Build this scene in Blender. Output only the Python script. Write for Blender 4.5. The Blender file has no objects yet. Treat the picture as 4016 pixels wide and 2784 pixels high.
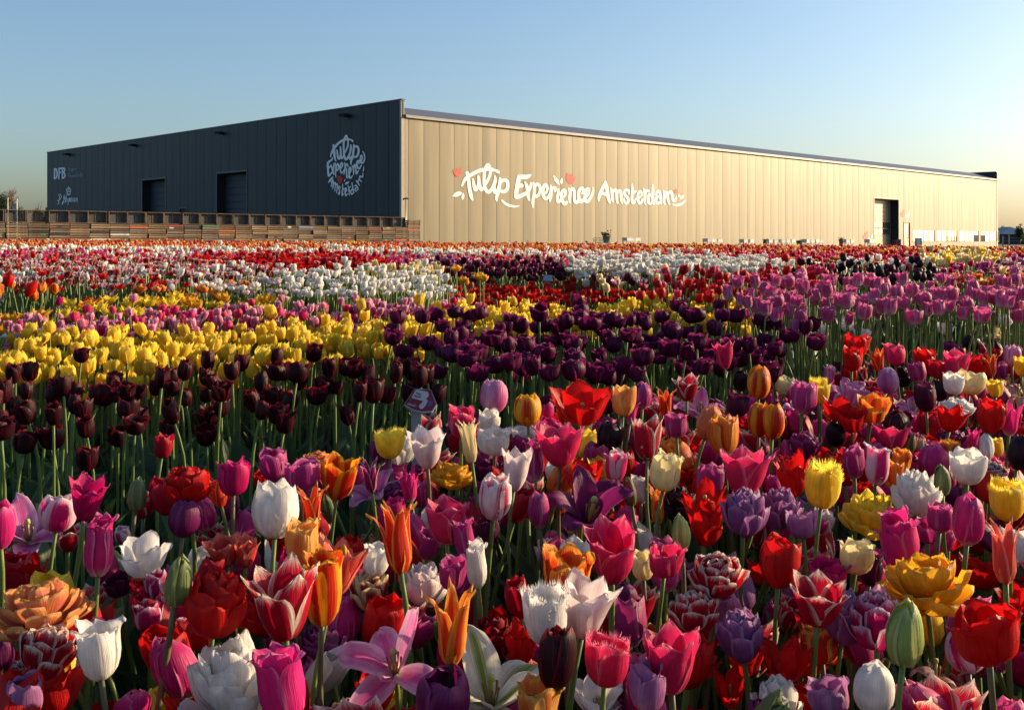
import bpy, math, random
import numpy as np
from mathutils import Vector, Matrix
random.seed(11); rng = np.random.default_rng(11)
SC = bpy.context.scene
COL = SC.collection
R = math.radians

# ------------------------------------------------------------------ camera, sky, sun, exposure
F = 4171.0; CX = 2008.0; YH = 950.0; H = 0.85          # focal length (px of the 4016 px frame), horizon row, eye height
cam_d = bpy.data.cameras.new('camera'); cam = bpy.data.objects.new('camera', cam_d); COL.objects.link(cam)
cam.location = (0, 0, H); cam.rotation_euler = (R(90), 0, 0)
cam_d.sensor_width = 36; cam_d.lens = F / 4016 * 36
cam_d.shift_y = -(2784 / 2 - YH) / 4016
cam_d.clip_start = 0.05; cam_d.clip_end = 6000
SC.camera = cam
SUN_AZ, SUN_EL = 70.0, 13.0                             # degrees right of the view direction, above the horizon
w = bpy.data.worlds.new('World'); SC.world = w; w.use_nodes = True
nt = w.node_tree; bg = nt.nodes['Background']
sky = nt.nodes.new('ShaderNodeTexSky'); sky.sky_type = 'NISHITA'; sky.sun_disc = False
sky.sun_elevation = R(SUN_EL); sky.sun_rotation = R(SUN_AZ)
sky.air_density = 1.0; sky.dust_density = 2.2; sky.ozone_density = 3.0; sky.altitude = 0
nt.links.new(sky.outputs[0], bg.inputs[0]); bg.inputs[1].default_value = 0.13
sl = bpy.data.lights.new('sun', 'SUN'); sun = bpy.data.objects.new('sun', sl); COL.objects.link(sun)
sd = Vector((math.sin(R(SUN_AZ)) * math.cos(R(SUN_EL)), math.cos(R(SUN_AZ)) * math.cos(R(SUN_EL)), math.sin(R(SUN_EL))))
sun.rotation_euler = (-sd).to_track_quat('-Z', 'Y').to_euler(); sun.location = sd * 60
sl.energy = 5.0; sl.angle = R(0.6); sl.color = (1.0, 0.76, 0.48)
SC.view_settings.view_transform = 'Standard'; SC.view_settings.look = 'None'
SC.view_settings.exposure = 0.78; SC.view_settings.gamma = 1.0; SC.view_settings.use_curve_mapping = False
SC.render.engine = 'CYCLES'
SC.cycles.max_bounces = 7; SC.cycles.transmission_bounces = 4; SC.cycles.transparent_max_bounces = 12
SC.cycles.use_denoising = True

# ------------------------------------------------------------------ helpers
def ground(y):
    return 0.0 if y < 3.5 else 0.38 * (1 - math.exp(-(y - 3.5) / 6.0))
def at(px, py, d):                                      # photo pixel (4016 px frame) + depth -> world point
    return Vector(((px - CX) / F * d, d, H - (py - YH) / F * d))
def link(o, parent=None):
    COL.objects.link(o)
    if parent is not None: o.parent = parent
    return o
def tag(o, label=None, cat=None, group=None, kind=None):
    for k, v in (('label', label), ('category', cat), ('group', group), ('kind', kind)):
        if v: o[k] = v
    return o
def empty(name, loc=(0, 0, 0), rz=0.0, parent=None):
    o = bpy.data.objects.new(name, None); o.location = loc; o.rotation_euler = (0, 0, rz)
    o.empty_display_size = 0.05
    return link(o, parent)
def mesh_quads(name, V, Q, uv=None, mats=(), mi=None, jit=None, smooth=True):
    me = bpy.data.meshes.new(name); n = len(Q)
    me.vertices.add(len(V)); me.vertices.foreach_set('co', np.asarray(V, np.float32).ravel())
    me.loops.add(n * 4); me.loops.foreach_set('vertex_index', np.asarray(Q, np.int32).ravel())
    me.polygons.add(n); me.polygons.foreach_set('loop_start', np.arange(0, n * 4, 4, dtype=np.int32))
    if mi is not None: me.polygons.foreach_set('material_index', np.asarray(mi, np.int32))
    me.polygons.foreach_set('use_smooth', np.full(n, smooth))
    if uv is not None:
        l = me.uv_layers.new(name='UVMap'); l.data.foreach_set('uv', np.asarray(uv, np.float32)[np.asarray(Q).ravel()].ravel())
    if jit is not None:
        a = me.attributes.new('jit', 'FLOAT', 'POINT'); a.data.foreach_set('value', np.asarray(jit, np.float32))
    for m in mats: me.materials.append(m)
    me.update(calc_edges=True)
    return me
class MB:
    """collects boxes, bars and sheets into one mesh"""
    def __init__(s): s.v = []; s.f = []
    def hexa(s, p):
        b = len(s.v); s.v += [tuple(q) for q in p]
        s.f += [tuple(b + i for i in q) for q in ((0, 3, 2, 1), (4, 5, 6, 7), (0, 1, 5, 4), (1, 2, 6, 5), (2, 3, 7, 6), (3, 0, 4, 7))]
        return s
    def box(s, x0, x1, y0, y1, z0, z1):
        return s.hexa([(x0, y0, z0), (x1, y0, z0), (x1, y1, z0), (x0, y1, z0), (x0, y0, z1), (x1, y0, z1), (x1, y1, z1), (x0, y1, z1)])
    def tube(s, pts, rad, n=6, cap=True):
        pts = [Vector(p) for p in pts]; b = len(s.v)
        if not hasattr(rad, '__len__'): rad = [rad] * len(pts)
        for i, p in enumerate(pts):
            d = (pts[min(i + 1, len(pts) - 1)] - pts[max(i - 1, 0)]).normalized()
            a = d.cross(Vector((0.31, 0.95, 0.02)) if abs(d.y) < 0.9 else Vector((1, 0, 0))).normalized(); c = d.cross(a)
            for k in range(n):
                t = 2 * math.pi * k / n; s.v.append(tuple(p + (a * math.cos(t) + c * math.sin(t)) * rad[i]))
        for i in range(len(pts) - 1):
            for k in range(n):
                s.f.append((b + i * n + k, b + i * n + (k + 1) % n, b + (i + 1) * n + (k + 1) % n, b + (i + 1) * n + k))
        if cap:
            s.f.append(tuple(b + k for k in range(n))[::-1]); e = b + (len(pts) - 1) * n; s.f.append(tuple(e + k for k in range(n)))
        return s
    def lathe(s, prof, n=16, c=(0, 0, 0)):
        b = len(s.v)
        for r, z in prof:
            for k in range(n):
                t = 2 * math.pi * k / n; s.v.append((c[0] + r * math.cos(t), c[1] + r * math.sin(t), c[2] + z))
        for i in range(len(prof) - 1):
            for k in range(n):
                s.f.append((b + i * n + k, b + i * n + (k + 1) % n, b + (i + 1) * n + (k + 1) % n, b + (i + 1) * n + k))
        s.f.append(tuple(b + k for k in range(n))[::-1]); e = b + (len(prof) - 1) * n; s.f.append(tuple(e + k for k in range(n)))
        return s
    def mesh(s, name, m, smooth=False):
        me = bpy.data.meshes.new(name); me.from_pydata(s.v, [], s.f); me.materials.append(m)
        if smooth: me.polygons.foreach_set('use_smooth', [True] * len(me.polygons))
        me.update(); return me
    def build(s, name, m, parent=None, smooth=False):
        return link(bpy.data.objects.new(name, s.mesh(name, m, smooth)), parent)
def put(name, me, parent=None, loc=(0, 0, 0), rot=(0, 0, 0), sc=(1, 1, 1)):
    o = bpy.data.objects.new(name, me); o.location = loc; o.rotation_euler = rot; o.scale = sc
    return link(o, parent)

# ------------------------------------------------------------------ materials
def new_mat(name):
    m = bpy.data.materials.new(name); m.use_nodes = True
    t = m.node_tree; return m, t, t.nodes['Principled BSDF']
def N(t, kind, **kw):
    n = t.nodes.new(kind)
    for k, v in kw.items(): setattr(n, k, v)
    return n
def rgba(c): return (c[0], c[1], c[2], 1.0)
def mathn(t, op, a, b=None, c=None, clamp=False):
    n = N(t, 'ShaderNodeMath', operation=op, use_clamp=clamp)
    for i, x in enumerate((a, b, c)):
        if x is None: continue
        if isinstance(x, (int, float)): n.inputs[i].default_value = x
        else: t.links.new(x, n.inputs[i])
    return n.outputs[0]
def sstep(t, x, lo, hi, a=0.0, b=1.0):
    n = N(t, 'ShaderNodeMapRange', interpolation_type='SMOOTHSTEP')
    t.links.new(x, n.inputs[0])
    for i, v in zip((1, 2, 3, 4), (lo, hi, a, b)): n.inputs[i].default_value = v
    return n.outputs[0]
def mixc(t, fac, a, b, mode='MIX'):
    n = N(t, 'ShaderNodeMix', data_type='RGBA', blend_type=mode)
    for i, x in ((0, fac), (6, a), (7, b)):
        if isinstance(x, (int, float)): n.inputs[i].default_value = x
        elif isinstance(x, tuple): n.inputs[i].default_value = rgba(x)
        else: t.links.new(x, n.inputs[i])
    return n.outputs[2]
def mat(name, col, rough=0.6, var=0.12, scale=6.0, metal=0.0, spec=0.4, bump=0.0, col2=None, stretch=None):
    m, t, p = new_mat(name)
    tc = N(t, 'ShaderNodeTexCoord'); no = N(t, 'ShaderNodeTexNoise'); no.inputs['Scale'].default_value = scale; no.inputs['Detail'].default_value = 5
    src = tc.outputs['Object']
    if stretch:
        mp = N(t, 'ShaderNodeMapping'); mp.inputs['Scale'].default_value = stretch; t.links.new(src, mp.inputs[0]); src = mp.outputs[0]
    t.links.new(src, no.inputs['Vector'])
    c2 = col2 if col2 else tuple(x * (1 - 2 * var) for x in col)
    f = sstep(t, no.outputs[0], 0.32, 0.68)
    c = mixc(t, f, col, c2)
    oi = N(t, 'ShaderNodeObjectInfo')
    c = mixc(t, 1.0, c, mixc(t, oi.outputs['Random'], (1 - var,) * 3, (1.0, 1.0, 1.0)), 'MULTIPLY')
    t.links.new(c, p.inputs['Base Color'])
    p.inputs['Roughness'].default_value = rough; p.inputs['Metallic'].default_value = metal; p.inputs['Specular IOR Level'].default_value = spec
    if bump:
        b = N(t, 'ShaderNodeBump'); b.inputs['Strength'].default_value = bump; b.inputs['Distance'].default_value = 0.02
        t.links.new(no.outputs[0], b.inputs['Height']); t.links.new(b.outputs[0], p.inputs['Normal'])
    return m
def petal_mat(name, body, base=None, edge=None, flame=None, base_v=0.32, edge_a=0.62, flame_a=0.45, trans=0.42, rough=0.46):
    """petal colour from its own coordinates: u across, v from base to tip"""
    m, t, p = new_mat(name)
    uv = N(t, 'ShaderNodeUVMap', uv_map='UVMap'); sp = N(t, 'ShaderNodeSeparateXYZ'); t.links.new(uv.outputs[0], sp.inputs[0])
    u, v = sp.outputs[0], sp.outputs[1]
    a = mathn(t, 'ABSOLUTE', mathn(t, 'MULTIPLY_ADD', u, 2.0, -1.0))
    oi = N(t, 'ShaderNodeObjectInfo'); at_ = N(t, 'ShaderNodeAttribute', attribute_name='jit')
    seed = mathn(t, 'MULTIPLY', mathn(t, 'ADD', oi.outputs['Random'], at_.outputs['Fac']), 37.0)
    cb = N(t, 'ShaderNodeCombineXYZ'); t.links.new(mathn(t, 'MULTIPLY', u, 34.0), cb.inputs[0]); t.links.new(mathn(t, 'MULTIPLY', v, 2.2), cb.inputs[1]); t.links.new(seed, cb.inputs[2])
    no = N(t, 'ShaderNodeTexNoise'); no.inputs['Scale'].default_value = 1.0; no.inputs['Detail'].default_value = 3; t.links.new(cb.outputs[0], no.inputs['Vector'])
    st = mathn(t, 'SUBTRACT', no.outputs[0], 0.5)
    aw = mathn(t, 'MULTIPLY_ADD', st, 0.5, a); vw = mathn(t, 'MULTIPLY_ADD', st, 0.35, v)
    c = body
    if flame:
        f = mathn(t, 'MULTIPLY', sstep(t, aw, flame_a - 0.2, flame_a + 0.2, 1.0, 0.0), sstep(t, vw, 0.78, 1.0, 1.0, 0.0))
        c = mixc(t, f, c, flame)
    if edge:
        e = mathn(t, 'MAXIMUM', sstep(t, aw, edge_a, min(edge_a + 0.33, 1.05)), sstep(t, vw, 0.5 + edge_a * 0.45, 1.02))
        c = mixc(t, e, c, edge)
    if base:
        c = mixc(t, sstep(t, vw, base_v * 0.25, base_v, 1.0, 0.0), c, base)
    k = mathn(t, 'ADD', mathn(t, 'MULTIPLY_ADD', st, 0.6, 0.90), mathn(t, 'ADD', mathn(t, 'MULTIPLY', oi.outputs['Random'], 0.2), at_.outputs['Fac']))
    cb2 = N(t, 'ShaderNodeCombineXYZ'); t.links.new(mathn(t, 'MULTIPLY', u, 3.0), cb2.inputs[0]); t.links.new(mathn(t, 'MULTIPLY', v, 4.0), cb2.inputs[1]); t.links.new(seed, cb2.inputs[2])
    nb = N(t, 'ShaderNodeTexNoise'); nb.inputs['Scale'].default_value = 1.3; nb.inputs['Detail'].default_value = 5; t.links.new(cb2.outputs[0], nb.inputs['Vector'])
    k = mathn(t, 'MULTIPLY', k, mathn(t, 'MULTIPLY_ADD', nb.outputs[0], 0.7, 0.66))
    vm = N(t, 'ShaderNodeVectorMath', operation='SCALE')
    if isinstance(c, tuple): vm.inputs[0].default_value = c
    else: t.links.new(c, vm.inputs[0])
    t.links.new(k, vm.inputs['Scale']); c = vm.outputs[0]
    t.links.new(c, p.inputs['Base Color']); p.inputs['Roughness'].default_value = rough; p.inputs['Specular IOR Level'].default_value = 0.25
    b = N(t, 'ShaderNodeBump'); b.inputs['Strength'].default_value = 0.45; b.inputs['Distance'].default_value = 0.003
    t.links.new(no.outputs[0], b.inputs['Height']); t.links.new(b.outputs[0], p.inputs['Normal'])
    tr = N(t, 'ShaderNodeBsdfTranslucent'); t.links.new(c, tr.inputs[0])
    mx = N(t, 'ShaderNodeMixShader'); mx.inputs[0].default_value = trans
    t.links.new(p.outputs[0], mx.inputs[1]); t.links.new(tr.outputs[0], mx.inputs[2])
    t.links.new(mx.outputs[0], t.nodes['Material Output'].inputs[0])
    return m
def leaf_mat(name, body, edge, trans=0.3):
    return petal_mat(name, body, edge=edge, edge_a=0.8, trans=trans, rough=0.4)

PM = dict(
 red=petal_mat('petal_red', (.60, .008, .008), base=(.4, .05, .01), base_v=.15),
 darkred=petal_mat('petal_dark_red', (.25, .003, .010)),
 crimson=petal_mat('petal_crimson', (.42, .004, .022), edge=(.5, .03, .05), edge_a=.8),
 rose=petal_mat('petal_rose', (.66, .022, .11), edge=(.76, .22, .32), base=(.75, .5, .45), base_v=.25, edge_a=.8),
 hotpink=petal_mat('petal_hot_pink', (.66, .022, .20), edge=(.74, .20, .40), base=(.78, .68, .62), base_v=.34, edge_a=.8),
 pinkpurple=petal_mat('petal_mauve', (.48, .03, .19), edge=(.60, .20, .38), base=(.72, .6, .6), base_v=.35, edge_a=.72),
 pinkbed=petal_mat('petal_bed_pink', (.58, .075, .245), edge=(.68, .32, .44), base=(.76, .66, .64), base_v=.5, edge_a=.7),
 pinkwhite=petal_mat('petal_pink_on_white', (.78, .58, .62), flame=(.62, .015, .16), base=(.8, .74, .68), flame_a=.5, edge_a=.8, edge=(.8, .68, .7)),
 pale=petal_mat('petal_pale_pink', (.66, .22, .42), edge=(.72, .42, .58), flame=(.62, .08, .30), flame_a=.25, edge_a=.55, base=(.75, .6, .45), base_v=.2),
 magenta=petal_mat('petal_magenta', (.52, .006, .12), edge=(.58, .04, .2), edge_a=.75),
 purple=petal_mat('petal_purple', (.105, .004, .045), edge=(.33, .035, .15), edge_a=.80, trans=.5),
 violet=petal_mat('petal_violet', (.17, .010, .095), edge=(.30, .05, .18), edge_a=.7),
 plum=petal_mat('petal_plum', (.075, .004, .03), edge=(.16, .01, .05), edge_a=.75),
 maroon=petal_mat('petal_maroon', (.038, .004, .010), edge=(.28, .006, .015), edge_a=.82, rough=.42),  # red edge paints the light shining through the petal rims
 black=petal_mat('petal_black', (.020, .006, .014), edge=(.05, .01, .03), edge_a=.8, rough=.36),
 lavender=petal_mat('petal_lavender', (.28, .08, .27), edge=(.46, .24, .42), edge_a=.65),
 lilac=petal_mat('petal_lilac', (.40, .14, .33), edge=(.48, .22, .40), edge_a=.6),
 white=petal_mat('petal_white', (.80, .76, .70), base=(.74, .74, .54), base_v=.25),
 blush=petal_mat('petal_blush', (.80, .70, .66), flame=(.72, .50, .52), flame_a=.25, base=(.74, .52, .55), base_v=.4),
 cream=petal_mat('petal_cream', (.80, .66, .30), edge=(.82, .72, .44), edge_a=.6),
 yellow=petal_mat('petal_yellow', (.88, .63, .035), edge=(.88, .70, .10), edge_a=.6, base=(.66, .52, .05), base_v=.25, trans=.55),
 gold=petal_mat('petal_gold', (.78, .36, .015), edge=(.82, .46, .03), edge_a=.6),
 apricot=petal_mat('petal_apricot', (.80, .40, .08), flame=(.76, .20, .04), flame_a=.3, edge=(.82, .5, .14)),
 orange=petal_mat('petal_orange', (.78, .24, .03), flame=(.62, .05, .01), flame_a=.35, edge=(.82, .38, .05), edge_a=.6),
 peach=petal_mat('petal_peach_orange', (.74, .26, .07), flame=(.70, .20, .12), flame_a=.4, edge=(.80, .42, .14), edge_a=.6),
 redyellow=petal_mat('petal_red_flamed_yellow', (.80, .36, .015), flame=(.58, .025, .006), flame_a=.6, base_v=.2, base=(.55, .03, .008)),
 yellowred=petal_mat('petal_yellow_red_middle', (.82, .44, .025), flame=(.64, .05, .01), flame_a=.3),
 fire=petal_mat('petal_fire', (.62, .028, .008), edge=(.84, .44, .08), edge_a=.66),
 redwhite=petal_mat('petal_red_white_edge', (.44, .005, .025), edge=(.80, .72, .58), edge_a=.68),
 stripe=petal_mat('petal_white_red_stripe', (.80, .72, .70), flame=(.58, .012, .09), flame_a=.38),
 salmon=petal_mat('petal_salmon', (.72, .20, .075), edge=(.76, .30, .12), edge_a=.6),
 coral=petal_mat('petal_coral', (.68, .07, .055), edge=(.76, .28, .18), edge_a=.6),
 greenbud=petal_mat('petal_green_bud', (.13, .17, .055), edge=(.24, .28, .10), edge_a=.7, trans=.2),
 limebud=petal_mat('petal_lime_bud', (.34, .40, .10), edge=(.58, .56, .20), edge_a=.6, trans=.35),
 redgreen=petal_mat('petal_red_green_bud', (.15, .19, .05), flame=(.36, .01, .02), flame_a=.4, trans=.2),
 viridi=petal_mat('petal_white_green_flame', (.82, .78, .62), flame=(.24, .34, .05), flame_a=.25),
 maroonwhite=petal_mat('petal_maroon_white_edge', (.19, .006, .03), edge=(.64, .52, .52), edge_a=.62),
 maroncream=petal_mat('petal_cream_maroon_flame', (.76, .60, .34), flame=(.34, .01, .02), flame_a=.5),
 magwhite=petal_mat('petal_magenta_white_edge', (.42, .008, .11), edge=(.72, .50, .60), edge_a=.66),
 pinkgreen=petal_mat('petal_pink_green_outer', (.62, .06, .24), edge=(.76, .46, .54), edge_a=.5, flame=(.34, .30, .12), flame_a=.12),
 rust=petal_mat('petal_rust', (.42, .06, .02), edge=(.66, .34, .05), edge_a=.6),
 wilted=petal_mat('petal_wilted', (.56, .28, .24), edge=(.66, .40, .32), edge_a=.6),
)
LEAF = leaf_mat('tulip_leaf', (.045, .088, .036), (.09, .14, .055))
LEAF2 = leaf_mat('tulip_leaf_pale', (.065, .115, .052), (.12, .17, .075))
STEM = petal_mat('tulip_stem', (.13, .19, .045), trans=.12, rough=.45)
STEMD = petal_mat('tulip_stem_purplish', (.12, .11, .055), trans=.08, rough=.45)
PISTIL = mat('pistil', (.42, .42, .12), .6); STAMEN = mat('stamen', (.32, .2, .05), .7)

# ------------------------------------------------------------------ ground
SOIL, t_, p_ = new_mat('field_soil')
tc = N(t_, 'ShaderNodeTexCoord'); n1 = N(t_, 'ShaderNodeTexNoise'); n1.inputs['Scale'].default_value = 9; n1.inputs['Detail'].default_value = 8
n2 = N(t_, 'ShaderNodeTexNoise'); n2.inputs['Scale'].default_value = 1.1; n2.inputs['Detail'].default_value = 4
t_.links.new(tc.outputs['Object'], n1.inputs[0]); t_.links.new(tc.outputs['Object'], n2.inputs[0])
c_ = mixc(t_, sstep(t_, n1.outputs[0], .35, .65), (.035, .025, .016), (.075, .055, .036))
c_ = mixc(t_, sstep(t_, n2.outputs[0], .42, .6), c_, (.030, .045, .016))
t_.links.new(c_, p_.inputs['Base Color']); p_.inputs['Roughness'].default_value = .95
b_ = N(t_, 'ShaderNodeBump'); b_.inputs['Strength'].default_value = .8; b_.inputs['Distance'].default_value = .03
t_.links.new(n1.outputs[0], b_.inputs['Height']); t_.links.new(b_.outputs[0], p_.inputs['Normal'])
xs = [-3000, -600, -120, -40] + list(np.linspace(-16, 16, 17)) + [40, 120, 600, 3000]
ys = [-60, -10, -2] + list(np.arange(0, 30, .75)) + [34, 45, 70, 120, 300, 900, 3000]
V = [(x, y, ground(y)) for y in ys for x in xs]; nx = len(xs)
Q = [(j * nx + i, j * nx + i + 1, (j + 1) * nx + i + 1, (j + 1) * nx + i) for j in range(len(ys) - 1) for i in range(nx - 1)]
tag(link(bpy.data.objects.new('ground', mesh_quads('ground', V, Q, mats=[SOIL]))), kind='structure')

# ------------------------------------------------------------------ planes seen through photo pixels, lettering outlines
class Plane:
    def __init__(s, P0, ex, ey): s.P = Vector(P0); s.ex = Vector(ex).normalized(); s.ey = Vector(ey).normalized(); s.n = s.ex.cross(s.ey)
    def hit(s, px, py):
        D = Vector(((px - CX) / F, 1.0, -(py - YH) / F)); o = Vector((0, 0, H))
        return o + D * (s.n.dot(s.P - o) / s.n.dot(D))
    def ab(s, px, py):
        q = s.hit(px, py) - s.P; return q.dot(s.ex), q.dot(s.ey)
def catmull(pts, k=5):
    P = np.array(pts, float)
    if len(P) < 3: return P
    Q = np.vstack([2 * P[0] - P[1], P, 2 * P[-1] - P[-2]]); out = []
    for i in range(1, len(Q) - 2):
        for j in range(k):
            t = j / k; a, b, c, d = Q[i - 1], Q[i], Q[i + 1], Q[i + 2]
            out.append(.5 * (2 * b + (c - a) * t + (2 * a - 5 * b + 4 * c - d) * t * t + (3 * b - a - 3 * c + d) * t ** 3))
    out.append(P[-1]); return np.array(out)
def outline(strokes, polys, cell):
    """flat, non-overlapping faces covering round-capped strokes [(x, y, width)...] and closed polygons"""
    segs = [catmull(s) for s in strokes]; allp = np.vstack([s[:, :2] for s in segs] + [np.array(p, float) for p in polys])
    mw = max([s[:, 2].max() for s in segs], default=8)
    x0, y0 = allp.min(0) - mw; x1, y1 = allp.max(0) + mw
    gx = np.arange(x0, x1 + cell, cell); gy = np.arange(y0, y1 + cell, cell); X, Y = np.meshgrid(gx, gy)
    S = np.full(X.shape, 1e6)
    for s in segs:
        for (ax, ay, aw), (bx, by, bw) in zip(s[:-1], s[1:]):
            m = max(aw, bw) + cell * 2
            i0, i1 = np.searchsorted(gx, [min(ax, bx) - m, max(ax, bx) + m]); j0, j1 = np.searchsorted(gy, [min(ay, by) - m, max(ay, by) + m])
            x, y = X[j0:j1, i0:i1], Y[j0:j1, i0:i1]; L = (bx - ax) ** 2 + (by - ay) ** 2 + 1e-9
            t = np.clip(((x - ax) * (bx - ax) + (y - ay) * (by - ay)) / L, 0, 1)
            d = np.hypot(x - ax - t * (bx - ax), y - ay - t * (by - ay)) - (aw + t * (bw - aw)) / 2
            S[j0:j1, i0:i1] = np.minimum(S[j0:j1, i0:i1], d)
    for p in polys:
        p = np.array(p, float); q = np.roll(p, -1, 0); d = np.full(X.shape, 1e6); ins = np.zeros(X.shape, bool)
        for (ax, ay), (bx, by) in zip(p, q):
            L = (bx - ax) ** 2 + (by - ay) ** 2 + 1e-9; t = np.clip(((X - ax) * (bx - ax) + (Y - ay) * (by - ay)) / L, 0, 1)
            d = np.minimum(d, np.hypot(X - ax - t * (bx - ax), Y - ay - t * (by - ay)))
            if ay != by: ins ^= ((ay > Y) != (by > Y)) & (X < (bx - ax) * (Y - ay) / (by - ay) + ax)
        S = np.minimum(S, np.where(ins, -d, d))
    V, Fc = [], []
    inn = S < 0
    for j in range(len(gy) - 1):
        i = 0; row = inn[j, :-1].astype(int) + inn[j, 1:] + inn[j + 1, :-1] + inn[j + 1, 1:]
        while i < len(gx) - 1:
            if row[i] == 0: i += 1; continue
            if row[i] == 4:
                k = i
                while k < len(gx) - 1 and row[k] == 4: k += 1
                b = len(V); V += [(gx[i], gy[j]), (gx[k], gy[j]), (gx[k], gy[j + 1]), (gx[i], gy[j + 1])]; Fc.append((b, b + 1, b + 2, b + 3)); i = k; continue
            cs = [(gx[i], gy[j], S[j, i]), (gx[i + 1], gy[j], S[j, i + 1]), (gx[i + 1], gy[j + 1], S[j + 1, i + 1]), (gx[i], gy[j + 1], S[j + 1, i])]
            poly = []
            for a, c in zip(cs, cs[1:] + cs[:1]):
                if a[2] < 0: poly.append(a[:2])
                if (a[2] < 0) != (c[2] < 0):
                    t = a[2] / (a[2] - c[2]); poly.append((a[0] + t * (c[0] - a[0]), a[1] + t * (c[1] - a[1])))
            if len(poly) > 2: b = len(V); V += poly; Fc.append(tuple(range(b, b + len(poly))))
            i += 1
    return V, Fc
def decal(name, plane, tile, strokes, polys, m, parent, off=.019, cell=9, inv=None):
    ox, oy, k = tile; V, Fc = outline(strokes, polys, cell)
    W = [plane.hit(ox + x / k, oy + y / k) for x, y in V]
    nrm = plane.n if plane.n.y < 0 else -plane.n
    W = [q + nrm * off for q in W]
    if inv is not None: W = [inv @ q for q in W]
    me = bpy.data.meshes.new(name); me.from_pydata([tuple(q) for q in W], [], Fc); me.materials.append(m); me.update()
    return link(bpy.data.objects.new(name, me), parent)

# ------------------------------------------------------------------ the exhibition hall
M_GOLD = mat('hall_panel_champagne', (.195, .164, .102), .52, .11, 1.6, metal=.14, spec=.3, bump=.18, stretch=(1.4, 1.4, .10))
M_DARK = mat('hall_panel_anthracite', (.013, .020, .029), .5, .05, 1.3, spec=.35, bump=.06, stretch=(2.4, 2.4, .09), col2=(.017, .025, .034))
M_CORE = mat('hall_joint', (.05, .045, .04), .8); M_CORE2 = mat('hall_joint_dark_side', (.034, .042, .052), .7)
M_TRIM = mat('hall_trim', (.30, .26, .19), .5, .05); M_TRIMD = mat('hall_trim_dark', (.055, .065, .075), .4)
M_ROOF = mat('hall_roof', (.16, .165, .18), .5, .06, 3.0, metal=.2); M_WHITE = mat('lettering_white', (.82, .80, .77), .6, .02)
M_RED = mat('lettering_red', (.66, .045, .03), .6, .05, 14); M_GREY = mat('lettering_grey', (.22, .24, .27), .6, .03)
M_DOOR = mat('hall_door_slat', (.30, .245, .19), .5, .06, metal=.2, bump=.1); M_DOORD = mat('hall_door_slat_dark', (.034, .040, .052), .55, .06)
M_BLACK = mat('dark_interior', (.010, .010, .012), .9); M_LINER = mat('door_liner', (.02, .022, .026), .7)
M_FRAME = mat('window_frame', (.20, .17, .13), .5)
M_GLASS, t_, p_ = new_mat('reflecting_glass'); p_.inputs['Base Color'].default_value = (.50, .50, .48, 1); p_.inputs['Metallic'].default_value = .85; p_.inputs['Roughness'].default_value = .05
tc = N(t_, 'ShaderNodeTexCoord'); n1 = N(t_, 'ShaderNodeTexNoise'); n1.inputs['Scale'].default_value = 1.2; t_.links.new(tc.outputs['Object'], n1.inputs[0])
b_ = N(t_, 'ShaderNodeBump'); b_.inputs['Strength'].default_value = .05; b_.inputs['Distance'].default_value = .05; t_.links.new(n1.outputs[0], b_.inputs['Height']); t_.links.new(b_.outputs[0], p_.inputs['Normal'])
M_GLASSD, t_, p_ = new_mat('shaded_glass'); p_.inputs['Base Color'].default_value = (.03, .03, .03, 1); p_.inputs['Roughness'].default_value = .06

ZB = 0.36; CXN = (1575 - CX) / F * 47.4; CYN = 47.4; c45 = math.sqrt(.5)
LR, LL, PW = 69.0, 39.7, 0.92
EAVE, PAR = 6.09, 6.82
hall = empty('exhibition_hall', (CXN, CYN, ZB), R(45))
tag(hall, 'long exhibition hall with golden lit side and dark shaded front carrying white lettering', 'building')
bpy.context.view_layer.update(); HINV = hall.matrix_world.inverted()
WR = Plane((CXN, CYN, ZB), (c45, c45, 0), (0, 0, 1)); WL = Plane((CXN, CYN, ZB), (-c45, c45, 0), (0, 0, 1))
TM = (3380, 740, 3.6195); TN = (540, 640, 4.987)
def rectpx(pl, tile, x0, x1, y0, y1):
    k = tile[2]; f = lambda x, y: pl.ab(tile[0] + x / k, tile[1] + y / k)
    (a, z1), (b, _), (_, z0) = f(x0, y0), f(x1, y0), f(x0, y1)
    if a > b: a, b = b, a
    return a, b, z0, z1
def wbox(mb, side, s0, s1, d0, d1, z0, z1):
    return mb.box(s0, s1, d0, d1, z0, z1) if side == 'R' else mb.box(d0, d1, s0, s1, z0, z1)
def pieces(s0, s1, z0, z1, holes):
    S = sorted({s0, s1, *[x for h in holes for x in h[:2] if s0 < x < s1]}); Z = sorted({z0, z1, *[x for h in holes for x in h[2:] if z0 < x < z1]})
    out = []
    for a, b in zip(S[:-1], S[1:]):
        run = None
        for c, d in zip(Z[:-1], Z[1:]):
            mid = ((a + b) / 2, (c + d) / 2); cut = any(h[0] < mid[0] < h[1] and h[2] < mid[1] < h[3] for h in holes)
            if cut: run = None; continue
            if run is None: out.append([a, b, c, d]); run = out[-1]
            else: run[3] = d
    return out
hD = rectpx(WR, TM, 180, 520, 140, 800); hD = (hD[0], hD[1], -.02, hD[3])
hP = rectpx(WR, TM, 600, 680, 482, 800); hP = (hP[0], hP[1], -.02, hP[3])
hW = [rectpx(WR, TM, *q) for q in ((722, 1030, 580, 745), (1062, 1350, 592, 750), (1387, 1658, 602, 753), (1688, 1940, 612, 757))]
wz0 = sum(h[2] for h in hW) / 4; wz1 = sum(h[3] for h in hW) / 4
hW = [(h[0], h[1], wz0, wz1) for h in hW]
g1 = rectpx(WL, TN, 95, 540, 340, 980); g2 = rectpx(WL, TN, 1558, 2128, 225, 980); g3 = rectpx(WL, TN, 822, 955, 893, 980)
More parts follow.
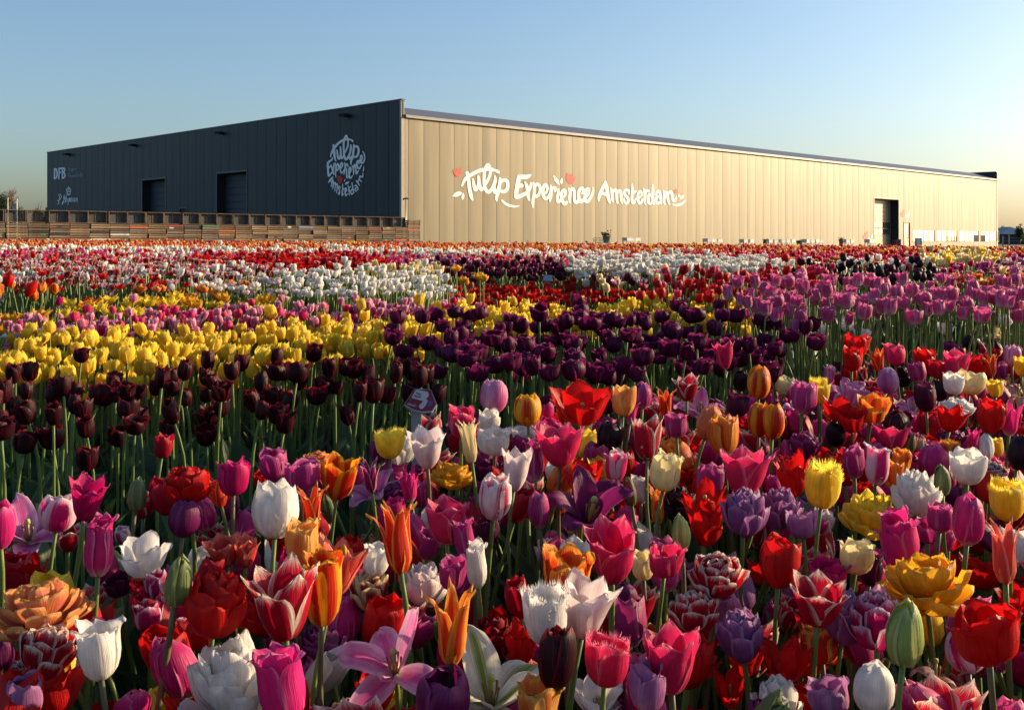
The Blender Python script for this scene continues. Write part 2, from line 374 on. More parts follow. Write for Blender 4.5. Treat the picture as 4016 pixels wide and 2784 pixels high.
dz = (g1[3] + g2[3]) / 2; g1 = (g1[0], g1[1], -.02, dz); g2 = (g2[0], g2[1], -.02, dz); g3 = (g3[0], g3[1], -.02, g3[3])
HR = [hD, hP] + hW; HL = [g1, g2, g3]
def facade(side, length, top, holes, m, core, s_first):
    s = s_first; k = 0; s_prev = .0
    while s_prev < length - .02:
        s1 = min(s, length); mb = MB()
        for a, b, c, d in pieces(s_prev + .010, s1 - .010, 0, top, holes):
            w_ = s1 - s_prev; bow = .006 + .003 * math.sin(k * 2.3); k += 1; dep = lambda q: -bow * (1 - (2 * (q - s_prev) / w_ - 1) ** 2)
            for e in range(6):                            # sheets bulge a little between their joints
                q0, q1 = a + (b - a) * e / 6, a + (b - a) * (e + 1) / 6
                if side == 'R': mb.hexa([(q0, dep(q0), c), (q1, dep(q1), c), (q1, .07, c), (q0, .07, c), (q0, dep(q0), d), (q1, dep(q1), d), (q1, .07, d), (q0, .07, d)])
                else: mb.hexa([(dep(q0), q0, c), (.07, q0, c), (.07, q1, c), (dep(q1), q1, c), (dep(q0), q0, d), (.07, q0, d), (.07, q1, d), (dep(q1), q1, d)])
        mb.build('wall_panel', m, hall); s_prev = s1; s = s1 + PW
    mb = MB()
    for a, b, c, d in pieces(.0, length, 0, top - .01, holes): wbox(mb, side, a + .001, b - .001, .025, .12, c, d)
    mb.build('wall_core', core, hall)
facade('R', LR, EAVE, HR, M_GOLD, M_CORE, 1.18 - PW + .12)
facade('L', LL, PAR, HL, M_DARK, M_CORE2, PW)
MB().box(.125, LR, LL - .1, LL, 0, PAR).build('rear_wall', M_DARK, hall)
MB().box(LR, LR + .1, .0, LL, 0, PAR).build('end_wall', M_DARK, hall)
MB().box(.122, .16, .001, LL, EAVE, PAR - .01).build('parapet_back', M_TRIM, hall)
MB().box(-.03, .20, -.04, LL, PAR + .002, PAR + .06).build('parapet_cap', M_TRIMD, hall)
MB().box(LR - .05, LR + .15, .05, LL, PAR + .002, PAR + .06).build('parapet_cap', M_TRIMD, hall)
MB().box(-.035, .14, -.03, -.002, 0, EAVE - .03).box(-.035, -.003, -.002, .10, 0, PAR).build('corner_trim', M_TRIM, hall)
MB().box(LR - .08, LR + .12, -.03, -.002, 0, EAVE - .03).build('corner_trim', M_TRIM, hall)
MB().box(.17, LR - .01, -.13, -.003, EAVE - .04, EAVE + .02).build('gutter', M_TRIM, hall)
MB().box(.125, LR, .125, 2.0, EAVE - .3, EAVE - .2).build('roof_deck', M_CORE, hall)
x = .165
while x < LR - .1:                                       # sloping sheets behind the gutter, then the flat top
    b = min(x + 1.84, LR - .02); a = x + .012
    z0, z1, y0, y1 = EAVE + .09, PAR - .005, -.08, 2.05
    MB().hexa([(a, y0, z0 - .06), (b, y0, z0 - .06), (b, y1, z1 - .06), (a, y1, z1 - .06), (a, y0, z0), (b, y0, z0), (b, y1, z1), (a, y1, z1)]).build('roof_sheet', M_ROOF, hall)
    x = b
MB().box(.165, LR - .02, 2.06, LL - .11, PAR - .16, PAR - .06).build('roof_top', M_ROOF, hall)
# overhead door on the lit side
def overhead(side, h, depth, m, panes, frame_m, nsl, lin):
    s0, s1, z0, z1 = h; d = empty('overhead_door', (0, 0, 0), 0, hall)
    mb = MB(); wbox(mb, side, s0 - .02, s0 + .0, .0125, depth, 0, z1 + .02); wbox(mb, side, s1, s1 + .02, .0125, depth, 0, z1 + .02); wbox(mb, side, s0, s1, .0125, depth, z1, z1 + .02)
    mb.build('door_reveal', lin, d)
    mb = MB(); wbox(mb, side, s0 - .10, s0 - .022, -.02, .012, 0, z1 + .1); wbox(mb, side, s1 + .022, s1 + .10, -.02, .012, 0, z1 + .1); wbox(mb, side, s0 - .022, s1 + .022, -.02, .012, z1 + .022, z1 + .1)
    mb.build('door_frame', frame_m, d)
    holes = [(a, b, c, e) for a, b, c, e in panes]; hh = z1 / nsl
    for i in range(nsl):
        mb = MB()
        for a, b, c, e in pieces(s0 + .002, s1 - .002, i * hh + .008, (i + 1) * hh - .008, holes): wbox(mb, side, a, b, depth, depth + .05, c, e)
        if mb.v: mb.build('door_slat', m, d)
    mb = MB(); wbox(mb, side, s0, s1, depth + .09, depth + .1, 0, z1); mb.build('door_backing', M_BLACK, d)
    for a, b, c, e in panes:
        mb = MB(); wbox(mb, side, a + .03, b - .03, depth + .03, depth + .04, c + .03, e - .03); mb.build('pane', M_GLASS if side == 'R' else M_GLASSD, d)
    return d
zr = [WR.ab(TM[0] + 300 / TM[2], TM[1] + y / TM[2])[1] for y in (475, 553, 570, 650)]
wd = hD[1] - hD[0]; pc = [hD[0] + wd * f for f in (.0, .245, .5, .755, 1.0)]
pn = [(a + .02, b - .02, c, e) for a, b in zip(pc[:-1], pc[1:]) for c, e in ((zr[1], zr[0]), (zr[3], zr[2]))]
overhead('R', hD, .63, M_DOOR, pn, M_TRIM, 12, M_LINER)
for g in (g1, g2):
    wd = g[1] - g[0]
    overhead('L', g, .5, M_DOORD, [(g[0] + wd * i / 3 + .05, g[0] + wd * (i + 1) / 3 - .05, .5, 1.35) for i in range(3)], M_TRIMD, 11, M_LINER)
d = empty('side_door', (0, 0, 0), 0, hall); s0, s1, _, z1 = g3
MB().box(.05, .10, s0, s1, 0, z1).build('door_leaf', M_LINER, d); MB().box(-.02, .01, s0 - .06, s0, 0, z1).box(-.02, .01, s1, s1 + .06, 0, z1).box(-.02, .01, s0 - .06, s1 + .06, z1, z1 + .06).build('door_frame', M_TRIMD, d)
d = empty('entrance_door', (0, 0, 0), 0, hall); s0, s1, _, z1 = hP
MB().box(s0 - .06, s0, -.03, .02, 0, z1 + .06).box(s1, s1 + .06, -.03, .02, 0, z1 + .06).box(s0, s1, -.03, .02, z1, z1 + .06).build('door_frame', M_FRAME, d)
pz0 = WR.ab(TM[0] + 640 / TM[2], TM[1] + 700 / TM[2])[1]
lf = MB()
for a, b, c, e in pieces(s0, s1, .02, z1, [(s0 + .18, s1 - .18, pz0, z1 - .15)]): lf.box(a, b, .03, .08, c, e)
lf = lf.build('door_leaf', M_DOOR, d)
MB().box(s0 + .18, s1 - .18, .05, .06, pz0, z1 - .15).build('pane', M_GLASS, d)
MB().tube([(s1 - .08, -.05, pz0 + .02), (s1 - .30, -.05, pz0 + .02)], .02).tube([(s1 - .08, .03, pz0 + .02), (s1 - .08, -.06, pz0 + .02)], .015).build('handle', M_BLACK, d)
for i, (s0, s1, z0, z1) in enumerate(hW):
    wn = empty('window', (0, 0, 0), 0, hall)
    MB().box(s0 - .05, s1 + .05, -.02, .03, z0 - .05, z0).box(s0 - .05, s1 + .05, -.02, .03, z1, z1 + .05).box(s0 - .05, s0, -.02, .03, z0, z1).box(s1, s1 + .05, -.02, .03, z0, z1).build('frame', M_FRAME, wn)
    MB().box(s0, s1, .11, .12, z0, z1).build('backing', M_BLACK, wn)
    for j in range(4):
        a = s0 + (s1 - s0) * j / 4; b = s0 + (s1 - s0) * (j + 1) / 4
        MB().box(a + .03, b - .03, .02, .03, z0 + .02, z1 - .02).build('pane', M_GLASS, wn)
        if j: MB().box(a - .022, a + .022, -.01, .035, z0 + .001, z1 - .001).build('mullion', M_FRAME, wn)
    if i in (2, 3):
        a, b = (s1 - (s1 - s0) * .22, s1 - .03) if i == 2 else (s0 + .03, s0 + (s1 - s0) * .24)
        tag(MB().box(a, b, -.012, .018, z0 + .01, z0 + (z1 - z0) * .62).build('open_vent', M_BLACK, wn), 'dark open vent pane low in the window')
for px, py in ((271, 597), (530, 560.5), (871, 511.5), (1362, 441)):      # wall lamps below the parapet of the dark front
    s, z = WL.ab(px, py); l = empty('wall_lamp', (0, s, z), 0, hall)
    MB().box(-.34, -.02, -.22, .22, -.22, -.10).build('lamp_housing', M_BLACK, l)
    MB().box(-.03, -.001, -.12, .12, -.32, -.222).build('bracket', M_TRIMD, l)
    MB().box(-.31, -.06, -.18, .18, -.235, -.222).build('lens', M_GLASSD, l)
# lettering, traced stroke by stroke and laid on the panels
L1, L2, L3 = (1760, 620, 6.7706), (2000, 660, 6.7706), (2320, 680, 5.755); L4, L5 = (1260, 510, 5.70), (190, 630, 8.40)
kw = dict(inv=HINV)
decal('lettering', WR, L1, [
 [(345,740,45),(400,610,75),(480,520,90),(620,430,95),(780,350,95),(950,305,95),(1080,295,95),(1190,325,80)], [(480,400,90),(520,600,95),(550,850,95),(590,1030,90),(625,1120,40)],
 [(960,720,70),(1030,590,75),(1085,450,75),(1095,320,75),(1040,180,78),(960,270,75),(935,420,85),(930,600,85),(950,780,90),(1000,880,95),(1050,905,95),(1120,850,90),(1185,720,80),(1225,580,80),(1215,490,40)],
 [(635,575,60),(660,720,85),(700,840,100),(760,780,85),(790,640,80),(780,490,60)], [(785,520,75),(810,700,80),(850,850,80),(920,790,80)],
 [(1220,490,50),(1230,600,85),(1195,780,80),(1225,910,100),(1290,860,80),(1330,740,80)],
 [(1350,540,60),(1355,620,85),(1320,850,90),(1275,1000,85),(1255,1080,75),(1270,1150,30)], [(1370,640,85),(1440,590,85),(1530,610,90),(1560,720,90),(1530,850,95),(1440,900,90),(1370,870,80)],
 [(1410,1130,50),(1490,1210,65),(1600,1265,70),(1740,1290,55),(1860,1275,25)]],
 [[(1225,310),(1290,305),(1340,350),(1350,420),(1270,405),(1220,360)], [(80,1030),(150,930),(250,885),(355,915),(310,990),(210,1030)], [(385,920),(410,1010),(390,1080),(350,1125),(325,1050),(345,975)]], M_WHITE, hall, **kw)['label'] = 'white hand-lettered word Tulip with leaves'
decal('lettering', WR, L2, [
 [(245,235,110),(330,235,120),(440,235,110),(530,190,60)], [(235,230,110),(190,450,110),(160,650,110),(160,750,110)], [(165,760,120),(250,750,110),(360,700,100),(440,650,90)], [(230,470,120),(300,465,110)],
 [(395,375,50),(440,480,85),(465,640,90),(480,760,80),(505,850,45)], [(555,390,50),(540,480,85),(500,580,85)],
 [(615,395,50),(640,500,80),(630,700,75),(600,900,75),(610,1040,40)], [(660,470,80),(720,425,80),(785,480,75),(790,600,75),(750,710,75),(690,750,80),(650,720,60)],
 [(890,665,50),(960,640,60),(985,540,70),(945,440,85),(890,490,85),(870,620,80),(880,740,85),(940,810,90),(1010,770,70),(1060,660,60)],
 [(1075,465,50),(1085,560,80),(1075,750,80),(1055,880,45)], [(1090,570,70),(1150,520,80),(1195,540,75),(1195,610,60)],
 [(1275,560,50),(1275,680,75),(1250,790,80),(1275,890,90),(1330,850,75),(1380,760,60)], [(1395,780,55),(1450,730,60),(1470,640,70),(1430,580,78),(1370,640,80),(1360,760,80),(1390,880,85),(1450,950,85),(1510,900,60)],
 [(1560,545,50),(1590,650,75),(1575,800,75),(1590,915,45)], [(1600,600,70),(1650,545,80),(1695,600,75),(1700,760,75),(1710,870,80),(1755,910,90),(1810,860,75),(1820,780,60)],
 [(1915,670,60),(1940,590,70),(1910,530,80),(1840,580,85),(1815,700,85),(1830,820,85),(1880,890,100),(1960,820,80)],
 [(2010,780,50),(2070,700,55),(2095,600,60),(2070,545,70),(2010,600,80),(1985,740,85),(1985,850,90),(2045,890,85),(2120,810,75),(2180,680,65),(2205,560,45),(2195,505,25)]],
 [[(1142,185),(1210,235),(1290,330),(1320,455),(1240,415),(1175,330),(1150,250)], [(1370,243),(1395,310),(1392,390),(1365,437),(1330,395),(1328,320)]], M_WHITE, hall, **kw)['label'] = 'white hand-lettered word Experience with leaves'
decal('lettering', WR, L3, [
 [(305,185,40),(290,250,70),(220,390,75),(165,520,70),(155,625,35)], [(305,200,50),(340,330,75),(360,480,80),(385,600,70),(410,680,30)], [(215,450,65),(330,480,70)],
 [(430,340,40),(455,450,60),(465,600,50),(485,650,25)], [(470,430,50),(525,370,60),(560,430,65),(565,580,60),(580,675,40)], [(580,430,50),(625,390,60),(655,440,65),(665,600,55),(690,685,25)],
 [(835,470,30),(830,400,55),(785,375,55),(740,410,55),(750,490,60),(810,560,65),(825,630,60),(785,680,55),(740,640,50),(728,570,30)],
 [(910,250,30),(920,380,60),(905,550,60),(920,650,70),(960,660,60),(990,570,30)], [(930,450,60),(1000,400,35)],
 [(1065,560,40),(1120,510,45),(1120,430,50),(1080,410,55),(1045,480,60),(1040,600,60),(1080,680,60),(1130,640,50),(1140,580,30)],
 [(1170,345,35),(1200,450,65),(1195,620,55),(1215,705,30)], [(1210,420,60),(1255,385,55),(1290,410,40)],
 [(1375,270,40),(1380,420,60),(1375,600,60),(1400,690,50)], [(1350,490,50),(1300,480,60),(1270,560,60),(1280,660,60),(1330,690,50),(1370,640,50)],
 [(1450,490,40),(1480,420,60),(1530,420,60),(1550,550,60),(1570,690,40)], [(1530,540,50),(1470,540,60),(1440,610,55),(1470,680,55),(1530,660,50)],
 [(1615,395,35),(1640,480,65),(1625,620,55),(1650,705,30)], [(1650,450,50),(1690,430,55),(1705,520,60),(1730,640,50),(1755,705,30)], [(1720,460,50),(1780,415,60),(1815,500,60),(1830,600,60),(1865,625,55),(1900,570,45),(1905,530,25)],
 [(1830,710,30),(1920,725,50),(2030,690,55),(2110,620,35)]],
 [[(1975,450),(1992,500),(1968,555),(1947,530),(1955,480)], [(2093,493),(2070,550),(2020,590),(1972,585),(2000,530),(2045,500)]], M_WHITE, hall, **kw)['label'] = 'white hand-lettered word Amsterdam with leaves'
for tl, po in ((L1, [(110,305),(185,335),(215,275),(260,330),(325,262),(330,370),(310,450),(260,498),(200,498),(150,450),(120,390)]),
               (L2, [(1510,113),(1560,195),(1590,165),(1635,145),(1655,240),(1745,215),(1720,320),(1680,400),(1620,430),(1560,415),(1500,350),(1480,240)]),
               (L3, [(1855,365),(1878,385),(1895,350),(1915,380),(1943,345),(1945,400),(1925,450),(1895,468),(1870,440),(1857,400)]),
               (TM, [(10,655),(35,660),(45,625),(60,640),(78,603),(85,670),(70,715),(45,735),(20,705)]),
               (TM, [(542,335),(565,345),(580,310),(590,325),(605,290),(610,350),(597,395),(575,410),(552,390)])):
    decal('tulip_emblem', WR, tl, [], [po], M_RED, hall, cell=6 if tl != TM else 4, **kw)
for po in ([(88,680),(105,700),(112,740),(98,742),(88,710)], [(152,630),(150,690),(125,740),(112,735),(125,680)], [(615,355),(632,385),(635,425),(620,420),(612,390)], [(675,315),(672,375),(650,425),(637,420),(645,365)]):
    decal('leaf_emblem', WR, TM, [], [po], M_WHITE, hall, cell=4, **kw)
decal('round_lettering', WL, L4, [
 [(220,600,25),(250,500,45),(300,420,55),(380,320,55),(470,250,55),(570,215,50),(655,220,45)], [(285,345,45),(300,480,55),(315,620,50),(340,700,25)],
 [(550,500,35),(600,380,40),(610,260,40),(575,135,45),(535,190,40),(515,300,45),(515,450,45),(530,600,50),(565,660,55),(620,600,45),(665,470,40),(675,340,30)],
 [(365,455,35),(380,580,45),(410,650,50),(445,560,40),(440,385,35)], [(445,430,40),(455,580,40),(475,640,40),(520,570,40)], [(672,340,35),(670,450,45),(640,580,40),(655,650,45),(700,600,40)],
 [(740,335,35),(735,450,50),(710,620,50),(680,700,45),(680,785,20)], [(750,390,45),(810,370,50),(850,450,50),(830,560,50),(780,610,45),(740,600,40)],
 [(265,620,20),(250,670,40),(180,720,50),(160,770,50),(165,900,45),(180,1030,45),(230,980,35),(290,900,30)], [(170,860,45),(215,820,35)],
 [(230,780,25),(255,850,35),(275,940,40),(295,1000,25)], [(300,750,25),(290,850,35),(265,920,30)], [(325,745,25),(345,850,35),(330,960,35),(340,1055,20)], [(350,800,35),(385,760,35),(400,820,35),(380,900,35),(350,910,30)],
 [(455,860,30),(490,790,35),(475,735,35),(440,790,35),(440,900,35),(470,965,35),(510,920,25),(545,840,20)], [(540,735,25),(545,850,35),(520,995,20)], [(550,810,35),(590,765,35),(610,820,30)],
 [(580,860,25),(580,960,35),(590,1070,35),(640,1010,30),(655,970,20)], [(645,980,25),(675,900,35),(665,840,35),(635,880,35),(635,1000,35),(660,1080,40),(710,1030,25)],
 [(710,800,25),(735,900,35),(735,1000,25)], [(735,850,35),(765,780,40),(785,880,35),(800,980,40),(840,920,30)], [(855,760,25),(850,690,35),(815,720,40),(815,810,40),(860,870,40),(910,790,30)],
 [(900,720,25),(930,640,30),(910,570,30),(885,640,35),(900,730,40),(950,730,40),(985,640,30),(970,540,30),(935,480,15)],
 [(270,1060,30),(210,1120,40),(175,1180,20)], [(270,1060,30),(255,1170,35),(235,1270,20)], [(215,1150,30),(255,1165,25)],
 [(290,1140,20),(285,1230,30),(265,1320,20)], [(290,1210,30),(330,1190,30),(315,1370,20)], [(340,1230,30),(375,1220,30),(355,1410,20)],
 [(440,1300,20),(420,1260,28),(400,1300,30),(425,1370,30),(410,1440,30),(390,1400,20)], [(490,1210,20),(490,1330,30),(480,1460,35),(510,1430,20)], [(490,1340,30),(525,1310,20)],
 [(545,1400,25),(580,1350,28),(560,1300,30),(545,1370,30),(560,1470,32),(595,1430,20)], [(615,1250,20),(635,1340,30),(635,1460,20)], [(640,1290,28),(665,1270,25)],
 [(700,1180,22),(715,1280,30),(740,1410,28)], [(705,1330,28),(670,1370,30),(690,1440,30),(730,1410,25)], [(755,1260,22),(790,1240,30),(830,1300,28),(835,1340,22)], [(800,1290,25),(765,1330,28),(790,1370,25),(820,1340,20)],
 [(795,1140,25),(835,1190,30),(870,1245,20)], [(835,1160,28),(855,1110,28),(915,1160,22)], [(870,1090,28),(880,1030,28),(925,1060,28),(945,1020,25),(940,970,18)]],
 [[(670,210),(700,205),(735,250),(735,285),(690,265)], [(960,790),(975,850),(960,935),(938,935),(945,880)], [(555,1090),(545,1150),(522,1165),(525,1125)], [(645,1150),(620,1200),(575,1230),(535,1215),(565,1170)]], M_WHITE, hall, off=.034, cell=6, **kw)['label'] = 'white oval of hand lettering reading Tulip Experience Amsterdam'
decal('tulip_emblem', WL, L4, [], [[(380,1010),(400,1040),(430,1030),(455,1015),(460,1065),(500,1070),(485,1150),(450,1205),(410,1195),(380,1130),(365,1060)]], M_RED, hall, off=.034, cell=6, **kw)
decal('initials', WL, L5, [[(220,280,50),(215,600,50)], [(220,285,55),(280,300,55),(300,430,50),(280,560,55),(215,600,55)], [(370,260,50),(360,600,45)], [(365,270,50),(435,260,45)], [(365,400,45),(425,390,40)],
 [(480,250,50),(475,590,45)], [(480,260,50),(545,270,50),(545,350,45),(490,400,45)], [(490,400,45),(550,430,45),(550,540,50),(480,585,50)]], [], M_WHITE, hall, off=.034, cell=7, **kw)['label'] = 'bold white letters DFB'
decal('full_stop', WL, L5, [[(600,500,30),(610,570,40)]], [], M_RED, hall, off=.034, cell=7, **kw)
decal('small_lettering', WL, L5, [[(680,230,22),(680,350,22)], [(680,230,22),(715,250,22),(715,320,22),(680,350,22)], [(755,280,20),(775,270,20),(780,340,20)], [(775,310,18),(750,330,18),(775,345,18)], [(800,270,18),(800,340,18)], [(800,280,16),(820,270,16),(822,340,16)], [(822,280,16),(842,265,16),(845,335,16)],
 [(868,300,16),(900,295,16),(890,262,16),(868,285,16),(870,325,16),(898,328,16)], [(920,260,18),(922,330,18)], [(922,275,16),(950,255,16),(955,325,16)], [(670,430,22),(675,580,22)], [(670,435,20),(705,430,20)], [(672,500,20),(700,495,20)], [(725,420,20),(725,570,20)],
 [(760,490,18),(745,520,18),(760,560,18),(778,530,18),(760,490,18)], [(795,480,16),(808,550,16),(822,500,16),(838,550,16),(850,480,16)], [(868,520,16),(900,510,16),(888,475,16),(866,505,16),(872,545,16),(900,540,16)], [(920,470,18),(925,550,18)], [(925,490,16),(945,468,16)],
 [(965,410,18),(968,545,18)], [(968,490,16),(995,475,16),(1000,525,16),(970,543,16)], [(1020,460,16),(1025,530,16),(1050,530,16)], [(1050,455,18),(1052,540,18)], [(1075,390,18),(1080,540,18)], [(1100,385,18),(1105,535,18)], [(1105,470,16),(1135,460,16),(1135,510,16),(1105,533,16)],
 [(1185,450,16),(1160,445,16),(1160,480,16),(1185,500,16),(1180,530,16),(1155,535,16)]], [], M_GREY, hall, off=.034, cell=5, **kw)['label'] = 'small grey letters Damen Flowerbulbs in two lines'
decal('script_lettering', WL, L5, [[(340,1160,22),(380,1115,22),(430,1140,22),(435,1220,24),(390,1300,22),(340,1330,18),(305,1300,14)], [(385,1170,22),(370,1290,24),(340,1400,22),(325,1450,22)], [(388,1395,24),(390,1399,24)],
 [(500,1250,14),(540,1150,22),(530,1280,24),(490,1430,24),(465,1440,18),(480,1380,16),(560,1260,16),(620,1150,20)], [(615,1140,22),(590,1280,24),(565,1400,22)], [(640,1250,18),(600,1290,20),(600,1360,20),(635,1340,18),(650,1270,18)], [(690,1240,18),(680,1340,22),(655,1470,20)], [(690,1260,16),(715,1250,18),(705,1350,16)],
 [(735,1240,16),(730,1360,18)], [(735,1270,14),(765,1240,16),(760,1360,18)], [(765,1270,14),(795,1235,16),(800,1355,16)], [(885,1230,16),(840,1270,18),(840,1350,18),(880,1310,16),(890,1240,16),(885,1360,18)], [(930,1240,16),(925,1360,18)], [(930,1280,14),(970,1240,16),(965,1340,16),(990,1360,14)]], [], M_WHITE, hall, off=.034, cell=5, **kw)['label'] = 'white script reading P. Hopman'
decal('crown_emblem', WL, L5, [[(685,835,14),(685,895,16)], [(640,1080,28),(615,960,24),(650,915,24),(690,905,24),(730,920,24),(755,970,24),(735,1060,28)], [(640,1110,40),(690,1125,45),(730,1105,40)], [(650,1040,16),(690,1030,16),(730,1040,16)], [(685,920,16),(687,1030,16)], [(660,920,12),(655,1030,14)], [(715,920,12),(718,1030,14)]], [], M_WHITE, hall, off=.034, cell=5, **kw)

# ------------------------------------------------------------------ stacked bulb crates along the field edge
W_OLD = [mat('crate_wood_' + n, c, .85, .22, 5, bump=.3, stretch=(1, 8, 8), col2=c2) for n, c, c2 in (('tan', (.29, .18, .10), (.12, .07, .04)), ('pale', (.40, .27, .155), (.18, .115, .065)), ('brown', (.20, .125, .07), (.09, .055, .03)), ('grey', (.26, .205, .15), (.11, .085, .065)))]
W_PAINT = [mat('crate_paint_' + n, c, .7, .15, 9) for n, c in (('green', (.05, .2, .08)), ('orange', (.6, .14, .03)), ('blue', (.25, .32, .4)), ('black', (.03, .03, .03)), ('white', (.7, .66, .58)), ('yellow', (.6, .38, .06)), ('red', (.35, .06, .05)))]
M_POST = mat('crate_post', (.07, .045, .03), .9)
MESH, t_, p_ = new_mat('tray_wire_mesh'); p_.inputs['Base Color'].default_value = (.09, .08, .07, 1); p_.inputs['Roughness'].default_value = .8
tp = N(t_, 'ShaderNodeBsdfTransparent'); mx = N(t_, 'ShaderNodeMixShader'); tc = N(t_, 'ShaderNodeTexCoord'); wv = N(t_, 'ShaderNodeTexChecker'); wv.inputs['Scale'].default_value = 220
t_.links.new(tc.outputs['Object'], wv.inputs['Vector']); t_.links.new(mathn(t_, 'MULTIPLY_ADD', wv.outputs['Fac'], .5, .3), mx.inputs[0]); t_.links.new(tp.outputs[0], mx.inputs[1]); t_.links.new(p_.outputs[0], mx.inputs[2]); t_.links.new(mx.outputs[0], t_.nodes['Material Output'].inputs[0])
CWd, CDp, CHt = .605, .40, .146
def slat_meshes():
    out = {}
    for m in W_OLD + W_PAINT:
        out[m.name] = MB().box(-CWd / 2, CWd / 2, -.008, .008, -.026, .026).mesh('slat', m)
    return out
SLAT = slat_meshes(); ENDS = [MB().box(-.008, .008, -CDp / 2 + .026, CDp / 2 - .026, -.026, .026).mesh('end_slat', m) for m in W_OLD]
POSTM = MB().box(-.018, .018, -.018, .018, 0, CHt + .01).mesh('corner_post', M_POST); BOTM = [MB().box(-CWd / 2 + .02, CWd / 2 - .02, -CDp / 2 + .03, CDp / 2 - .03, .004, .014).mesh('bottom_board', m) for m in W_OLD]
LIDG = [MB().box(-.07, .07, -.0095, -.0082, -.024, .024).mesh('painted_mark', m) for m in W_PAINT]
ORD = ['', 'first', 'second', 'third', 'fourth', 'fifth', 'sixth', 'seventh', 'eighth', 'ninth', 'tenth', 'eleventh', 'twelfth', 'thirteenth', 'fourteenth', 'fifteenth', 'sixteenth', 'seventeenth', 'eighteenth', 'nineteenth', 'twentieth', 'twenty-first', 'twenty-second', 'twenty-third', 'twenty-fourth', 'twenty-fifth', 'twenty-sixth', 'twenty-seventh', 'twenty-eighth', 'twenty-ninth', 'thirtieth']
def nth(i): return ORD[i] if i < len(ORD) else ['', '', '', 'thirty', 'forty', 'fifty', 'sixty', 'seventy', 'eighty', 'ninety'][i // 10] + ('-' + ORD[i % 10] if i % 10 else 'th')
def crate(loc, rz, label):
    r = empty('bulb_crate', loc, rz); tag(r, label, 'crate', 'wooden bulb crates stacked along the field')
    wood = random.choice(W_OLD)
    for z in (.040, .112):
        for y, sg in ((-CDp / 2, 0), (CDp / 2, math.pi)):
            m = random.choice(W_PAINT) if (y < 0 and random.random() < .06) else (wood if random.random() < .6 else random.choice(W_OLD))
            put('slat', SLAT[m.name], r, (random.uniform(-.006, .006), y, z + random.uniform(-.003, .003)), (0, random.uniform(-.006, .006), sg))
        for x in (-CWd / 2 + .012, CWd / 2 - .012): put('end_slat', random.choice(ENDS), r, (x, 0, z))
    for x in (-CWd / 2 + .03, CWd / 2 - .03):
        for y in (-CDp / 2 + .028, CDp / 2 - .028): put('corner_post', POSTM, r, (x, y, 0))
    put('bottom_board', random.choice(BOTM), r)
    if random.random() < .12: put('painted_mark', random.choice(LIDG), r, (random.uniform(-.15, .15), -CDp / 2, random.choice((.04, .112))))
    return r
M_TRAYW = mat('tray_frame', (.20, .13, .08), .85, .2, 8); M_TRAYD = mat('tray_side', (.09, .065, .045), .9)
TRW, TRH = .612, .385
TR_BAR = MB().box(-TRW / 2, TRW / 2, -.075, .075, -.009, .009).mesh('tray_board', M_TRAYW)
TR_SIDE = MB().box(-.010, .010, -.075, .075, 0, TRH - .04).mesh('tray_side', M_TRAYW)
TR_MESH = MB().box(-TRW / 2 + .012, TRW / 2 - .012, .066, .068, 0, TRH - .04).mesh('wire_mesh', MESH)
TR_RIB = MB().box(-.014, .014, .052, .064, 0, TRH - .04).mesh('middle_rib', M_TRAYW)
def tray(loc, rz, label):
    r = empty('mesh_tray', loc, rz); tag(r, label, 'tray', 'wire mesh bulb trays set on edge')
    put('tray_board', TR_BAR, r, (0, 0, .010)); put('tray_board', TR_BAR, r, (0, 0, TRH - .009))
    for x in (-TRW / 2 + .012, TRW / 2 - .012): put('tray_side', TR_SIDE, r, (x, 0, .02))
    put('wire_mesh', TR_MESH, r, (0, 0, .02)); put('middle_rib', TR_RIB, r, (random.uniform(-.05, .05), 0, .02))
    return r
NST = 26; A0 = Vector(((-30 - CX) / F * 31.4, 31.4)); A1 = Vector(((1612 - CX) / F * 42.2, 42.2)); DR = (A1 - A0) / (NST - 1); RZ = math.atan2(DR.y, DR.x)
NRM = Vector((math.sin(RZ), -math.cos(RZ)))
for i in range(NST):
    p = A0 + DR * i; zb = ground(p.y); n = 7
    if i == NST - 1: n += 2
    zz = zb
    for k in range(n):
        j = random.uniform(-.022, .022)
        where = 'topmost' if k == n - 1 else ('lowest' if k == 0 else nth(k + 1) + ' crate up')
        pos = 'leftmost' if i == 0 else ('rightmost' if i == NST - 1 else nth(i + 1) + ' from left')
        crate((p.x + NRM.x * j + random.uniform(-.012, .012), p.y + NRM.y * j, zz), RZ + random.uniform(-.025, .025), f'weathered wooden bulb crate, {where} in the {pos} stack')
        zz += CHt + .004
    if i < NST - 1:
        h = zz + (CHt * .0) + .012
        q = p + NRM * random.uniform(-.03, .03) + DR * random.uniform(-.04, .04)
        tray((q.x, q.y, h), RZ + random.uniform(-.03, .03), f'wire mesh bulb tray standing on edge, {"leftmost" if i == 0 else nth(i + 1) + " from left"} of its row')

